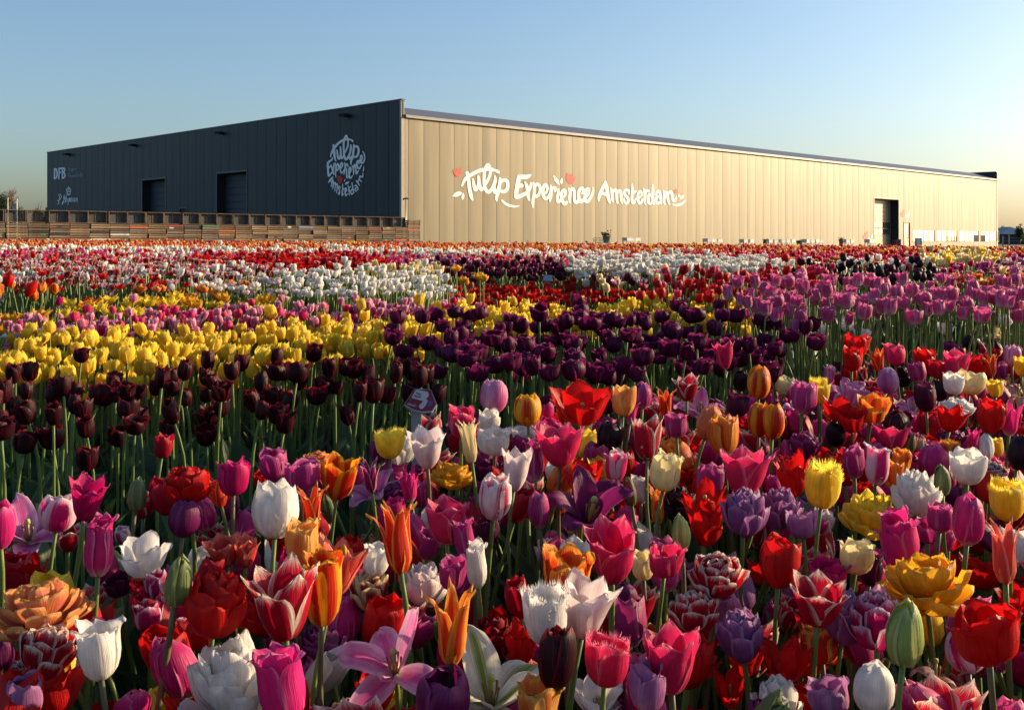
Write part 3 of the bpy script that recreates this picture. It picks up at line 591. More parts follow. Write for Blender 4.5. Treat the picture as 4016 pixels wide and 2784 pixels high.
# ------------------------------------------------------------------ things in front of the hall
M_IRON = mat('black_iron', (.03, .03, .03), .5); M_PWHITE = mat('white_paint', (.74, .70, .63), .55, .06, 8); M_GALV = mat('galvanised', (.42, .42, .42), .4, metal=.6)
M_POT = mat('stone_pot', (.20, .185, .165), .8, .15, 12, bump=.2); M_TABLE = mat('table_top', (.45, .42, .38), .5); M_PLUMBOX = mat('plum_box', (.14, .05, .07), .7)
def lamp_post():
    d = 44.5; p = at(1591, 783, d); b = ground(d); r = empty('lamp_post', (p.x, d, b)); tag(r, 'thin lamp post with small black twin head before the hall corner', 'lamp')
    h = p.z - b
    MB().tube([(0, 0, 0), (0, 0, h)], [.028, .018], 8).build('pole', M_GALV, r, True)
    hd = MB(); hd.tube([(-.115, 0, h - .015), (-.09, 0, h + .02), (-.03, 0, h + .04), (.05, 0, h + .05), (.10, 0, h + .035), (.12, 0, h - .005)], [.03, .035, .032, .03, .035, .028], 8); hd.build('lamp_head', M_IRON, r, True)
lamp_post()
def wall_d(px, off):                                     # depth of the point `off` metres before the lit facade on the photo column px
    k = (px - CX) / F; n = (c45, -c45)
    return (n[0] * (CXN + n[0] * off) + n[1] * (CYN + n[1] * off)) / (n[0] * k + n[1])
def flower_box(px, py0, py1, wpx, label):
    d = wall_d(px, 2.2); p = at(px, py1, d); s = wpx * d / F; h = (py1 - py0) * d / F; gz = ground(d); r = empty('flower_box', (p.x, d, gz), R(38 + random.uniform(-4, 4)))
    tag(r, label, 'flower box', 'white boxes on legs along the golden wall')
    zb = p.z - gz; a = s * .85; b = s * .95
    MB().box(-a, a, -b, -b + .02, zb, zb + h).box(-a, a, b - .02, b, zb, zb + h).build('side_panel', M_PWHITE, r)
    MB().box(-a, -a + .02, -b + .02, b - .02, zb, zb + h).box(a - .02, a, -b + .02, b - .02, zb, zb + h).build('end_panel', M_PWHITE, r)
    MB().box(-a - .015, a + .015, -b - .015, b + .015, zb + h + .001, zb + h + .025).build('lid', M_PWHITE, r)
    for x in (-1, 1):
        for y in (-1, 1): MB().box(x * (a - .03) - .02, x * (a - .03) + .02, y * (b - .04) - .02, y * (b - .04) + .02, 0, zb - .001).build('leg', M_PWHITE, r)
bx = [(2340 + x / 4.604, 890 + y0 / 4.604, 890 + y1 / 4.604, 15) for x, y0, y1 in ((547, 202, 260), (626, 202, 262), (706, 205, 258), (2002, 218, 275), (2075, 220, 278), (2186, 224, 276))]
bx += [(2840 + x / 2.677, 880 + 160 / 2.677, 880 + 196 / 2.677, 13) for x in (204, 267, 465, 524, 600, 650, 702, 857, 906, 956, 1000, 1274, 1322, 1517, 1550)]
for i, (x, y0, y1, wp) in enumerate(bx):
    flower_box(x, y0, y1 - 1, wp, f'white box on legs before the golden wall, {"leftmost" if i == 0 else ("rightmost" if i == len(bx) - 1 else nth(i + 1) + " from left")}')
# ---- small leafy clumps and blooms used by the pots
M_BUSH = leaf_mat('bush_leaf', (.045, .075, .022), (.09, .12, .04)); M_TWIG = mat('twig', (.13, .09, .06), .9); M_HAZEL = leaf_mat('young_leaf', (.12, .13, .045), (.18, .18, .07)); M_CONIF = leaf_mat('dark_leaf', (.022, .038, .014), (.045, .06, .025))
def leaf_cloud(n, cen, rad, size, m, name, parent, seed=1, flat=.75, power=.5, lobes=7):
    g = np.random.default_rng(seed); L = g.normal(size=(lobes, 3)); L /= np.linalg.norm(L, axis=1)[:, None]; L *= g.uniform(.25, .62, (lobes, 1)); LS = g.uniform(.32, .55, lobes)
    k = g.integers(0, lobes, n); d = g.normal(size=(n, 3)); d /= np.linalg.norm(d, axis=1)[:, None]
    P = (L[k] + d * (g.uniform(0, 1, (n, 1)) ** power) * LS[k][:, None]) * np.array(rad) + np.array(cen)
    a = g.normal(size=(n, 3)); a /= np.linalg.norm(a, axis=1)[:, None]; b = np.cross(a, g.normal(size=(n, 3))); b /= np.linalg.norm(b, axis=1)[:, None]
    s = size * g.uniform(.6, 1.3, (n, 1)); a = a * s; b = b * s * flat * .6
    V = np.stack([P - a, P + b, P + a, P - b], 1).reshape(-1, 3); uv = np.tile(np.array([[.5, 0], [1, .5], [.5, 1], [0, .5]]), (n, 1))
    me = mesh_quads(name, V, np.arange(4 * n).reshape(-1, 4), uv=uv, mats=[m], jit=np.repeat(g.uniform(-.2, .2, n), 4), smooth=False)
    return link(bpy.data.objects.new(name, me), parent)
def bloom(name, p, s, m, parent, seed):
    g = random.Random(seed); V = []; Q = []; U = []
    for k in range(6):
        a = k * math.pi / 3 + g.uniform(-.2, .2); b = len(V)
        for v, (rr, zz, ww) in enumerate(((.1, 0, .12), (.45, .3, .36), (.42, .75, .34), (.34, 1.05, .1))):
            for u in (-1, 0, 1):
                t = a + u * ww / max(rr, .25); V.append((p[0] + s * rr * math.cos(t), p[1] + s * rr * math.sin(t), p[2] + s * zz)); U.append(((u + 1) / 2, v / 3))
        for v in range(3):
            for u in range(2): Q.append((b + v * 3 + u, b + v * 3 + u + 1, b + v * 3 + u + 4, b + v * 3 + u + 3))
    return link(bpy.data.objects.new(name, mesh_quads(name, V, Q, uv=U, mats=[m])), parent)
def potted(px, pyb, pyt, wpx, d, label, mats, nbl, fw, fh, seed, zbase=None):
    p = at(px, pyb, d); h = (pyb - pyt) * d / F; rw = wpx * d / F / 2; z0 = p.z if zbase is None else zbase
    if zbase is not None: h = at(px, pyt, d).z - zbase
    r = empty('potted_flowers', (p.x, d, z0)); tag(r, label, 'potted plant')
    MB().lathe([(rw * .72, 0), (rw * .76, h * .1), (rw * .92, h * .85), (rw * 1.02, h * .86), (rw * 1.04, h), (rw * .9, h), (rw * .88, h * .93), (.001, h * .93)], 18).build('pot', M_POT, r, True)
    FW, FH = fw * d / F / 2, fh * d / F; g = random.Random(seed)
    leaf_cloud(160, (0, 0, h + FH * .35), (FW, FW, FH * .55), FW * .20, M_BUSH, 'foliage', r, seed)
    for k in range(nbl):
        q = (g.uniform(-1, 1) * FW * .85, g.uniform(-1, 1) * FW * .5, h + FH * g.uniform(.3, .95)); bloom('blossom', q, FH * g.uniform(.22, .34), g.choice(mats), r, seed + k)
TD = 30.0
tp_ = at(2370, 952, TD); gz = ground(TD)
tb = empty('round_table', (tp_.x, TD, gz)); tag(tb, 'small round garden table under the flower pot', 'table')
th = tp_.z - gz
MB().lathe([(.25, th - .03), (.265, th - .02), (.265, th - .004), (.255, th), (.001, th)], 28).build('table_top', M_TABLE, tb, True)
for a in range(3):
    t = a * 2.094 + .4; MB().tube([(.06 * math.cos(t), .06 * math.sin(t), th - .03), (.05 * math.cos(t), .05 * math.sin(t), th * .5), (.2 * math.cos(t), .2 * math.sin(t), 0)], .012).build('leg', M_IRON, tb, True)
potted(2379, 949, 926, 34, TD, 'grey stone pot of red and yellow flowers on a round table', [PM['red'], PM['darkred'], PM['yellow'], PM['coral']], 9, 50, 20, 5, zbase=tp_.z + .002)
cd = 30.5; cp = at(2346, 940, cd); ch = empty('iron_chair', (cp.x, cd, ground(cd))); tag(ch, 'wrought iron garden chair with scrolled back beside the round table', 'chair')
gz = ground(cd); sz = .30; zt = at(0, 935, cd).z - gz
MB().lathe([(.15, sz), (.155, sz + .012), (.001, sz + .014)], 20).build('seat', M_IRON, ch, True)
for x in (-.11, .11):
    for y in (-.1, .1): MB().tube([(x, y, sz), (x * 1.2, y * 1.2, 0)], .008).build('leg', M_IRON, ch, True)
sc = MB(); sc.tube([(-.13, .12, sz), (-.13, .14, zt)], .008).tube([(.13, .12, sz), (.13, .14, zt)], .008)
for s in (-1, 1):
    sc.tube([(s * .065 + .05 * (1 - k / 22) * math.cos(k * .55), .135, zt - .07 + .05 * (1 - k / 22) * math.sin(k * .55)) for k in range(18)], .006)
sc.tube([(-.13, .14, zt), (-.07, .14, zt + .02), (0, .14, zt), (.07, .14, zt + .02), (.13, .14, zt)], .007).build('scrolled_back', M_IRON, ch, True)
k8 = 2.677
for px, pyb, pyt, wp, fw, fh, lab, ms, nb, sd_ in (
  (430, 205, 178, 44, 70, 24, 'pot of dark red flowers among the white boxes', ['darkred', 'crimson'], 9, 21),
  (790, 208, 190, 60, 95, 26, 'low bushy green plant between white boxes by the wall', ['greenbud'], 3, 22),
  (1230, 215, 168, 50, 66, 30, 'dark pot of crimson flowers standing alone before the wall', ['crimson', 'magenta'], 12, 23)):
    X = 2840 + px / k8; potted(X, 880 + pyb / k8, 880 + pyt / k8, wp / k8, wall_d(X, 3.2), lab, [PM[m] for m in ms], nb, fw / k8, fh / k8, sd_, zbase=ground(wall_d(X, 3.2)))
def board(px0, px1, py0, off, name, label, cat, m, posts, th=.04):
    pm = (px0 + px1) / 2; d = wall_d(pm, off); p = at(pm, py0, d); gz = ground(d); w_ = (px1 - px0) * d / F / 2; h = p.z - gz; r = empty(name, (p.x, d, gz), R(12)); tag(r, label, cat)
    MB().box(-w_, w_, -th / 2, th / 2, .12 if posts else 0.02, h).build('panel', m, r)
    for x in (-1, 1): MB().box(x * (w_ + .045) - .035, x * (w_ + .045) + .035, -.035, .035, 0, h + (.03 if posts else 0)).build('post', M_IRON if posts else m, r)
kM = 3.6195
board(3380 + 768 / kM, 3380 + 838 / kM, 740 + 700 / kM, 3.5, 'notice_board', 'white notice board between dark posts below the hall windows', 'board', M_PWHITE, True)
board(3380 + 455 / kM, 3380 + 532 / kM, 740 + 720 / kM, 3.0, 'plum_cabinet', 'low plum coloured cabinet beside the overhead door', 'cabinet', M_PLUMBOX, False, .5)
# ---- flag poles, trees, shed and fence at the far edges
def flagpole(px, pyt, d, label, flag):
    p = at(px, pyt, d); gz = ground(d); r = empty('flag_pole', (p.x, d, gz)); tag(r, label, 'flag pole', 'flag poles left of the hall'); h = p.z - gz
    MB().tube([(0, 0, 0), (0, 0, h)], [.07, .045], 8).build('pole', M_PWHITE, r, True); MB().lathe([(.05, h), (.075, h + .04), (.05, h + .1), (.001, h + .12)], 10).build('finial', M_PWHITE, r, True)
    if flag:
        V = []; Q = []
        for j in range(9):
            for i in range(5): V.append((-.06 - i * .09 - .04 * math.sin(j * .9), .05 * math.sin(i * 2.1 + j * .5), h - .3 - j * .28 - i * .03))
        for j in range(8):
            for i in range(4): Q.append((j * 5 + i, j * 5 + i + 1, (j + 1) * 5 + i + 1, (j + 1) * 5 + i))
        me = mesh_quads('flag', V, Q, mats=[mat('flag_violet', (.10, .06, .28), .8, .3, 2.0, col2=(.6, .5, .6))]); link(bpy.data.objects.new('flag', me), r)
flagpole(440 / 6.65, 720 + 432 / 6.65, 105, 'white flag pole with a limp violet flag left of the hall', True)
flagpole(203 / 6.65, 720 + 402 / 6.65, 112, 'bare pale flag pole before the leafless tree', False)
def tree(px, pyt, d, rad, label, m, n, size, seed, bare=False, lowf=.25):
    p = at(px, pyt, d); gz = ground(d); h = p.z - gz; r = empty('tree', (p.x, d, gz)); tag(r, label, 'tree', 'trees behind the field'); g = random.Random(seed)
    rx = rad * d / F; tk = MB(); tk.tube([(0, 0, 0), (.1, 0, h * .3), (-.05, .1, h * .55), (.05, 0, h * .8)], [h * .03, h * .022, h * .014, h * .006], 8)
    tips = []
    for k in range(46 if bare else 14):
        z0 = h * g.uniform(.22, .7); a = g.uniform(0, 6.283); L = rx * g.uniform(.45, .95) * (1.1 - .4 * z0 / h); e = (L * math.cos(a), L * math.sin(a), min(h * .97, z0 + h * g.uniform(.15, .42)))
        mid = (e[0] * .45 + g.uniform(-.1, .1) * rx, e[1] * .45, z0 + (e[2] - z0) * .35); tk.tube([(0, 0, z0), mid, e], [h * .010, h * .006, h * .002], 5, False); tips.append((mid, e))
    tk.build('trunk', M_TWIG, r, True)
    if bare:
        tw = MB()
        for mid, e in tips:
            for k in range(16):
                f = g.uniform(.2, 1); s0 = [mid[i] + (e[i] - mid[i]) * f for i in range(3)]; q = [s0[0] + g.gauss(0, 1) * rx * .13, s0[1] + g.gauss(0, 1) * rx * .13, s0[2] + g.uniform(-.02, 1) * h * .08]
                tw.tube([s0, q], [h * .0022, h * .0012], 3, False)
        tag(tw.build('twigs', M_TWIG, r), kind='stuff')
    leaf_cloud(n, (0, 0, h * (.5 + lowf / 2)), (rx, rx, h * (.5 - lowf / 2)), size, m, 'crown', r, seed, power=.45, lobes=16)
tree(22, 738, 210, 62, 'large almost leafless tree at the left edge behind the poles', M_HAZEL, 9000, .17, 3, True, .12)
tree(62, 800, 190, 40, 'low green tree right of the leafless one', M_HAZEL, 7000, .16, 4, False, .0)
tree(148, 786, 170, 26, 'dark evergreen tree left of the dark hall front', M_CONIF, 8000, .16, 5, False, .0)
tree(188, 803, 150, 16, 'small dark evergreen touching the hall edge', M_CONIF, 5000, .14, 6, False, .0)
tree(3380 + 2003 / kM, 740 + 488 / kM, 300, 8, 'small roundish tree right behind the hall end', M_HAZEL, 900, .35, 7, False, .1)
tree(3380 + 2238 / kM, 740 + 496 / kM, 200, 24, 'loose green bush growing before the blue roofed shed', M_BUSH, 2400, .16, 8, False, .0)
sdp = 255.0; s0 = at(3380 + 1986 / kM, 740 + 600 / kM, sdp); s1 = at(3380 + 2420 / kM, 0, sdp); gz = ground(sdp)
shed = empty('shed', (s0.x, sdp, gz)); tag(shed, 'low dark shed with blue roof beyond the hall', 'shed'); zr_ = at(0, 740 + 538 / kM, sdp).z - gz; ze = at(0, 740 + 648 / kM, sdp).z - gz; L_ = s1.x - s0.x
MB().box(0, L_, 0, 14, 0, ze).build('wall', mat('shed_wall', (.035, .042, .045), .8), shed)
MB().hexa([(-.4, -.5, ze), (L_ + .5, -.5, ze), (L_ + .5, 14.5, ze), (-.4, 14.5, ze), (4.4, 5, zr_), (L_ - 3, 5, zr_), (L_ - 3, 9, zr_), (4.4, 9, zr_)]).build('roof', mat('shed_roof', (.06, .11, .18), .5, .1, 2.0), shed)
M_FPOST = mat('fence_post', (.45, .42, .36), .8); M_RAIL = mat('fence_rail', (.16, .14, .12), .8)
fn = empty('field_fence', (at(3380 + 2003 / kM, 0, 92).x, 92, ground(92))); tag(fn, 'low fence with pale posts right of the hall', 'fence'); gz = ground(92)
for i, (x, y) in enumerate(((2003, 668), (2090, 655), (2330, 660))):
    q = at(3380 + x / kM, 740 + y / kM, 92); MB().box(q.x - fn.location.x - .05, q.x - fn.location.x + .05, -.05, .05, 0, q.z - gz).build('post', M_FPOST, fn)
xe = at(3380 + 2330 / kM, 0, 92).x - fn.location.x
for z in (.25, .55, .8): MB().box(.051, xe - .051, .06, .075, z, z + .05).build('rail', M_RAIL, fn)
# ---- plant labels and stakes in the beds
M_SIGN = mat('sign_red_shaded', (.13, .005, .02), .5, .05); M_SIGNW = mat('sign_white_shaded', (.30, .31, .36), .5, .03); M_SIGNV = mat('sign_violet', (.12, .05, .22), .5, .2, 60); M_INK = mat('sign_ink', (.03, .07, .08), .6); M_STAKE = mat('stake_wood', (.36, .21, .10), .8, .2, 20)  # shade put into the sign colours: red darkened, white greyed and blued
def extrude_plate(name, pts, nrm, th, m, parent, base):
    V = [q - base for q in pts] + [q - base - nrm * th for q in pts]; n = len(pts)
    Fc = [tuple(range(n))[::-1], tuple(range(n, 2 * n))] + [(i, (i + 1) % n, n + (i + 1) % n, n + i) for i in range(n)]
    me = bpy.data.meshes.new(name); me.from_pydata([tuple(v) for v in V], [], Fc); me.materials.append(m); me.update(); return link(bpy.data.objects.new(name, me), parent)
T6 = (1570, 1500, 9.973); sg = at(1640, 1568, 2.45)
nrm_ = Vector((.12, -.72, .68)).normalized(); ex = Vector((1, 0, 0)) - nrm_ * nrm_.x; ex.normalize(); SP = Plane(sg, ex, nrm_.cross(ex))
sb = Vector((at(1570 + 620 / 9.973, 0, 2.45).x, 2.45, 0)); rt = empty('plant_label', sb); tag(rt, 'red plant label reading Tulipa Negrita on a clear stake among maroon tulips', 'plant label')
tp6 = lambda pts: [SP.hit(T6[0] + x / T6[2], T6[1] + y / T6[2]) for x, y in pts]
NN = SP.n if SP.n.y < 0 else -SP.n
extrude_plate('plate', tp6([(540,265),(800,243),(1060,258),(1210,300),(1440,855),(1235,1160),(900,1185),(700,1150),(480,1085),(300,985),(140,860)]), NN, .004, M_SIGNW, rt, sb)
TI = Matrix.Translation(-sb)
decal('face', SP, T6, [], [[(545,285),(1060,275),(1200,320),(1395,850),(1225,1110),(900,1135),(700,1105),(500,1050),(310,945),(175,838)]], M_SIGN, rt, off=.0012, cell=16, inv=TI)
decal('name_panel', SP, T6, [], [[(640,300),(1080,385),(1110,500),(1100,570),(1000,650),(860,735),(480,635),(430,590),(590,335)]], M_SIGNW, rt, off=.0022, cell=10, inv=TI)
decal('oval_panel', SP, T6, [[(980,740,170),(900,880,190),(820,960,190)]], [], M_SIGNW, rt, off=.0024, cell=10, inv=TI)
decal('flower_picture', SP, T6, [], [[(1110,720),(1300,800),(1240,930),(1080,990),(1030,960),(1090,830)]], M_SIGNV, rt, off=.0022, cell=10, inv=TI)
decal('name_text', SP, T6, [[(612,410,22),(665,420,22)], [(640,415,24),(618,470,24)], [(672,440,18),(662,475,18),(690,482,18),(702,448,18)], [(722,440,18),(706,490,18)], [(738,462,18),(728,495,18)], [(752,465,18),(735,520,18)], [(752,468,16),(776,475,16),(768,500,16),(745,500,16)], [(815,475,16),(786,478,16),(780,505,16),(806,508,16),(818,478,16)],
 [(552,515,22),(535,565,22)], [(552,515,20),(580,580,20)], [(600,525,22),(582,580,22)], [(610,575,16),(640,570,16),(630,552,16),(608,562,16),(610,590,16),(632,595,16)], [(670,565,16),(650,580,16),(662,600,16),(684,570,16),(672,625,16),(645,630,16)], [(700,572,16),(692,610,16)], [(702,580,14),(722,572,14)], [(735,575,16),(726,612,16)], [(758,560,16),(744,610,16),(758,616,14)], [(745,575,12),(772,580,12)], [(800,590,16),(775,592,16),(772,615,16),(792,618,16),(803,592,16)]], [], M_INK, rt, off=.0034, cell=6, inv=TI)
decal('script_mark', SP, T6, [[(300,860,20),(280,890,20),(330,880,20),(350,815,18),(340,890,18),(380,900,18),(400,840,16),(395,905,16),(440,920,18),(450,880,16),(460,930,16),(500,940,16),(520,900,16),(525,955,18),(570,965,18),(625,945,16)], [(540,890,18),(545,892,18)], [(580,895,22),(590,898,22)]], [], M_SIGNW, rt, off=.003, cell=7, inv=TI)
decal('button', SP, T6, [[(380,690,90),(395,692,90)]], [], M_INK, rt, off=.003, cell=10, inv=TI)
stp = at(1570 + 620 / 9.973, 1500 + 1090 / 9.973, 2.46)
MB().hexa([(-.006, -.002, -.05), (.006, -.002, -.05), (.006, .002, -.05), (-.006, .002, -.05), (stp.x - sb.x - .012, .012, stp.z + .01), (stp.x - sb.x + .012, .012, stp.z + .01), (stp.x - sb.x + .012, .016, stp.z + .01), (stp.x - sb.x - .012, .016, stp.z + .01)]).build('stake', mat('clear_plastic', (.34, .36, .38), .3), rt)
def small_label(px, py, wpx, hpx, d, label, rz=0):
    p = at(px, py, d); gz = ground(d); r = empty('plant_label', (p.x, d, gz), R(rz)); tag(r, label, 'plant label'); a = wpx * d / F / 2; h = hpx * d / F; z = p.z - gz
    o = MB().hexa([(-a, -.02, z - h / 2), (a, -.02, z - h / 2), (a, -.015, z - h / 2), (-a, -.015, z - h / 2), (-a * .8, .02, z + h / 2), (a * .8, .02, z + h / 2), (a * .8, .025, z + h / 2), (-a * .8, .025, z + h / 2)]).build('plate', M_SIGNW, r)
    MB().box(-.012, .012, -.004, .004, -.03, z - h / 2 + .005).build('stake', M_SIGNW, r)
small_label(1300 + 1395 / 1.644, 920 + 280 / 1.644, 40, 22, 7.4, 'white plant label before the dark purple bed and behind red tulips', -8)
small_label(395 / 1.705, 920 + 437 / 1.705, 30, 14, 6.0, 'tilted white plant label behind the golden parrot tulips', 25)
small_label(55 / 1.705, 920 + 672 / 1.705, 52, 14, 4.45, 'low white plant label among yellow tulips at the left edge', 5)
for px, pyt, d, lab in ((1917 / 1.705, 920 + 398 / 1.705, 6.0, 'brown wooden stake before the white tulip row'), (1300 + 735 / 1.644, 920 + 378 / 1.644, 5.9, 'brown wooden stake at the right end of the white tulip row')):
    p = at(px, pyt, d); gz = ground(d); x0, x1, y0, y1 = p.x - .014, p.x + .014, d - .008, d + .008; tag(MB().hexa([(x0 + .009, y0 + .004, gz - .04), (x1 - .009, y0 + .004, gz - .04), (x1 - .009, y1 - .004, gz - .04), (x0 + .009, y1 - .004, gz - .04), (x0, y0, gz + .03), (x1, y0, gz + .03), (x1, y1, gz + .03), (x0, y1, gz + .03)]).hexa([(x0, y0, gz + .031), (x1, y0, gz + .031), (x1, y1, gz + .031), (x0, y1, gz + .031), (x0 + .003, y0, p.z - .012), (x1, y0, p.z), (x1, y1, p.z - .002), (x0 + .003, y1, p.z - .014)]).build('wooden_stake', M_STAKE), lab, 'stake')

# ------------------------------------------------------------------ tulips: petal shapes
def spline(P, v):
    P = np.array(P, float); n = len(P) - 1; x = np.clip(np.asarray(v) * n, 0, n - 1e-6); i = x.astype(int); t = (x - i)[:, None]
    E = np.vstack([2 * P[0] - P[1], P, 2 * P[-1] - P[-2]]); a, b, c, d = E[i], E[i + 1], E[i + 2], E[i + 3]
    return .5 * (2 * b + (c - a) * t + (2 * a - 5 * b + 4 * c - d) * t ** 2 + (3 * b - a - 3 * c + d) * t ** 3)
#            profile (r, z)                                                     half width, widest at, base, tip p, tip q, ruffle, fringe, cupping cap
PET = dict(
 cup=   ([(.03,0),(.20,.05),(.34,.24),(.385,.5),(.36,.78),(.33,1.0)], .47, .55, .30, 2.6, .56, .028, 0, 9),
 tall=  ([(.03,0),(.17,.05),(.29,.22),(.32,.48),(.285,.74),(.29,.9),(.35,1.0)], .40, .50, .30, 1.9, .7, .030, 0, 9),
 wide=  ([(.03,0),(.25,.05),(.43,.22),(.49,.48),(.47,.74),(.46,.95)], .53, .58, .28, 3.0, .55, .045, 0, 9),
 egg=   ([(.03,0),(.19,.05),(.33,.25),(.36,.5),(.29,.8),(.13,1.0)], .46, .50, .30, 2.4, .6, .014, 0, 9),
 lily=  ([(.03,0),(.15,.05),(.26,.22),(.265,.45),(.29,.68),(.39,.88),(.56,1.0)], .27, .36, .30, 1.25, .95, .008, 0, 9),
 goblet=([(.03,0),(.18,.05),(.31,.25),(.37,.5),(.41,.75),(.50,1.0)], .45, .55, .30, 2.0, .66, .030, 0, 9),
 open=  ([(.03,0),(.24,.06),(.44,.22),(.58,.48),(.66,.75),(.74,.95)], .50, .60, .25, 2.8, .55, .025, 0, .5),
 star=  ([(.03,0),(.28,.12),(.58,.30),(.86,.40),(1.12,.36)], .40, .55, .25, 1.7, .72, .030, 0, .4),
 flat=  ([(.03,0),(.25,.10),(.55,.22),(.85,.24),(1.08,.14)], .40, .58, .22, 2.6, .55, .05, 0, .5),
 spoon= ([(.03,0),(.13,.25),(.20,.55),(.24,.9),(.22,1.2)], .34, .58, .22, 2.6, .55, .03, 0, .5),
 bud=   ([(.03,0),(.14,.05),(.215,.26),(.22,.5),(.155,.8),(.03,1.0)], .30, .45, .35, 1.8, .8, .004, 0, 9),
 fringed=([(.03,0),(.20,.05),(.34,.24),(.385,.5),(.37,.78),(.36,1.0)], .46, .60, .30, 3.2, .48, .015, 1, 9),
 dbl=   ([(.03,0),(.20,.06),(.36,.26),(.44,.5),(.44,.74),(.38,.92)], .38, .62, .25, 3.0, .5, .035, 0, .45),
 parrot=([(.03,0),(.22,.06),(.40,.25),(.52,.48),(.58,.72),(.66,.92)],            .38, .62, .25, 2.6, .50, .070, 0, .45),
 droop= ([(.03,0),(.30,.05),(.55,.00),(.75,-.20),(.86,-.48)],                    .30, .55, .25, 1.7, .70, .030, 0, .4),
)
def petal(kind, seed, nu, nv):
    prof, W, vm, base, p, q, ruf, fr, cap = PET[kind]; g = np.random.default_rng(seed * 7 + len(kind))
    v = 1 - (1 - np.linspace(0, 1, nv)) ** 1.35; v[-1] = .997; u = np.linspace(-1, 1, nu); rz = spline(prof, v); r, z = rz[:, 0], rz[:, 1]
    W = W * g.uniform(.94, 1.06)
    hw = np.where(v < vm, base + (1 - base) * np.sin(np.clip(v / vm, 0, 1) * math.pi / 2), np.clip(1 - np.clip((v - vm) / (1 - vm), 0, 1) ** p, 0, 1) ** q) * W
    ph = g.uniform(0, 6.28, 4); VV = np.zeros((nv, nu, 3)); UV = np.zeros((nv, nu, 2))
    for j in range(nv):
        t = u * hw[j]; Rr = min(max(r[j], .16) * 1.08, cap); th = np.clip(t / Rr, -1.5, 1.5); env = v[j] * (.4 + .6 * v[j])
        wob = ruf * env * (np.abs(u) ** 1.5 * np.sin(7 * v[j] + ph[0] + u * 2.5) * 1.6 + np.sin(5 * v[j] + ph[1]) * .5 + u * np.sin(11 * v[j] + ph[2]) * 1.2)
        crease = .018 * np.exp(-(u / .16) ** 2) * (1 - v[j]) - .012 * np.exp(-(u / .5) ** 2) * env
        nudge = .03 * math.sin(ph[3]) * v[j] ** 2
        VV[j, :, 0] = r[j] - Rr * (1 - np.cos(th)) * .92 + wob - crease; VV[j, :, 1] = Rr * np.sin(th) + nudge
        VV[j, :, 2] = z[j] + wob * .5 - .05 * np.abs(u) ** 2 * (v[j] > .9) + ruf * .6 * env * np.sin(9 * u + ph[2])
        UV[j, :, 0] = (u + 1) / 2; UV[j, :, 1] = v[j]
    V = VV.reshape(-1, 3); U = UV.reshape(-1, 2); Q = [(j * nu + i, j * nu + i + 1, (j + 1) * nu + i + 1, (j + 1) * nu + i) for j in range(nv - 1) for i in range(nu - 1)]
    if fr:
        V = list(map(tuple, V)); U = list(map(tuple, U)); rim = [(j, 0) for j in range(int(nv * .55), nv)] + [(nv - 1, i) for i in range(1, nu)] + [(j, nu - 1) for j in range(nv - 2, int(nv * .55), -1)]
        c = VV[int(nv * .55), nu // 2]
        for (a, b) in zip(rim[:-1], rim[1:]):
            A, B = VV[a], VV[b]
            for k in range(3):
                s0, s1 = A + (B - A) * (k / 3), A + (B - A) * ((k + .8) / 3); m = (s0 + s1) / 2; o = m - c; o = o / (np.linalg.norm(o) + 1e-6); L = g.uniform(.05, .10)
                tip = m + o * L + np.array([.35 * L, 0, .5 * L]) + g.normal(0, .012, 3); n = len(V); V += [tuple(s0), tuple(s1), tuple(tip), tuple((tip + s0) / 2)]; U += [(.5, .93), (.5, .93), (.5, .99), (.5, .97)]; Q.append((n, n + 1, n + 2, n + 3))
        V = np.array(V); U = np.array(U)
    return np.asarray(V, float), np.array(Q), np.asarray(U, float)
def whorl(pk, n, ph, op, s, z=0.0, jit=4): return [(pk, 360 / n * i + ph, op, s, z, jit) for i in range(n)]
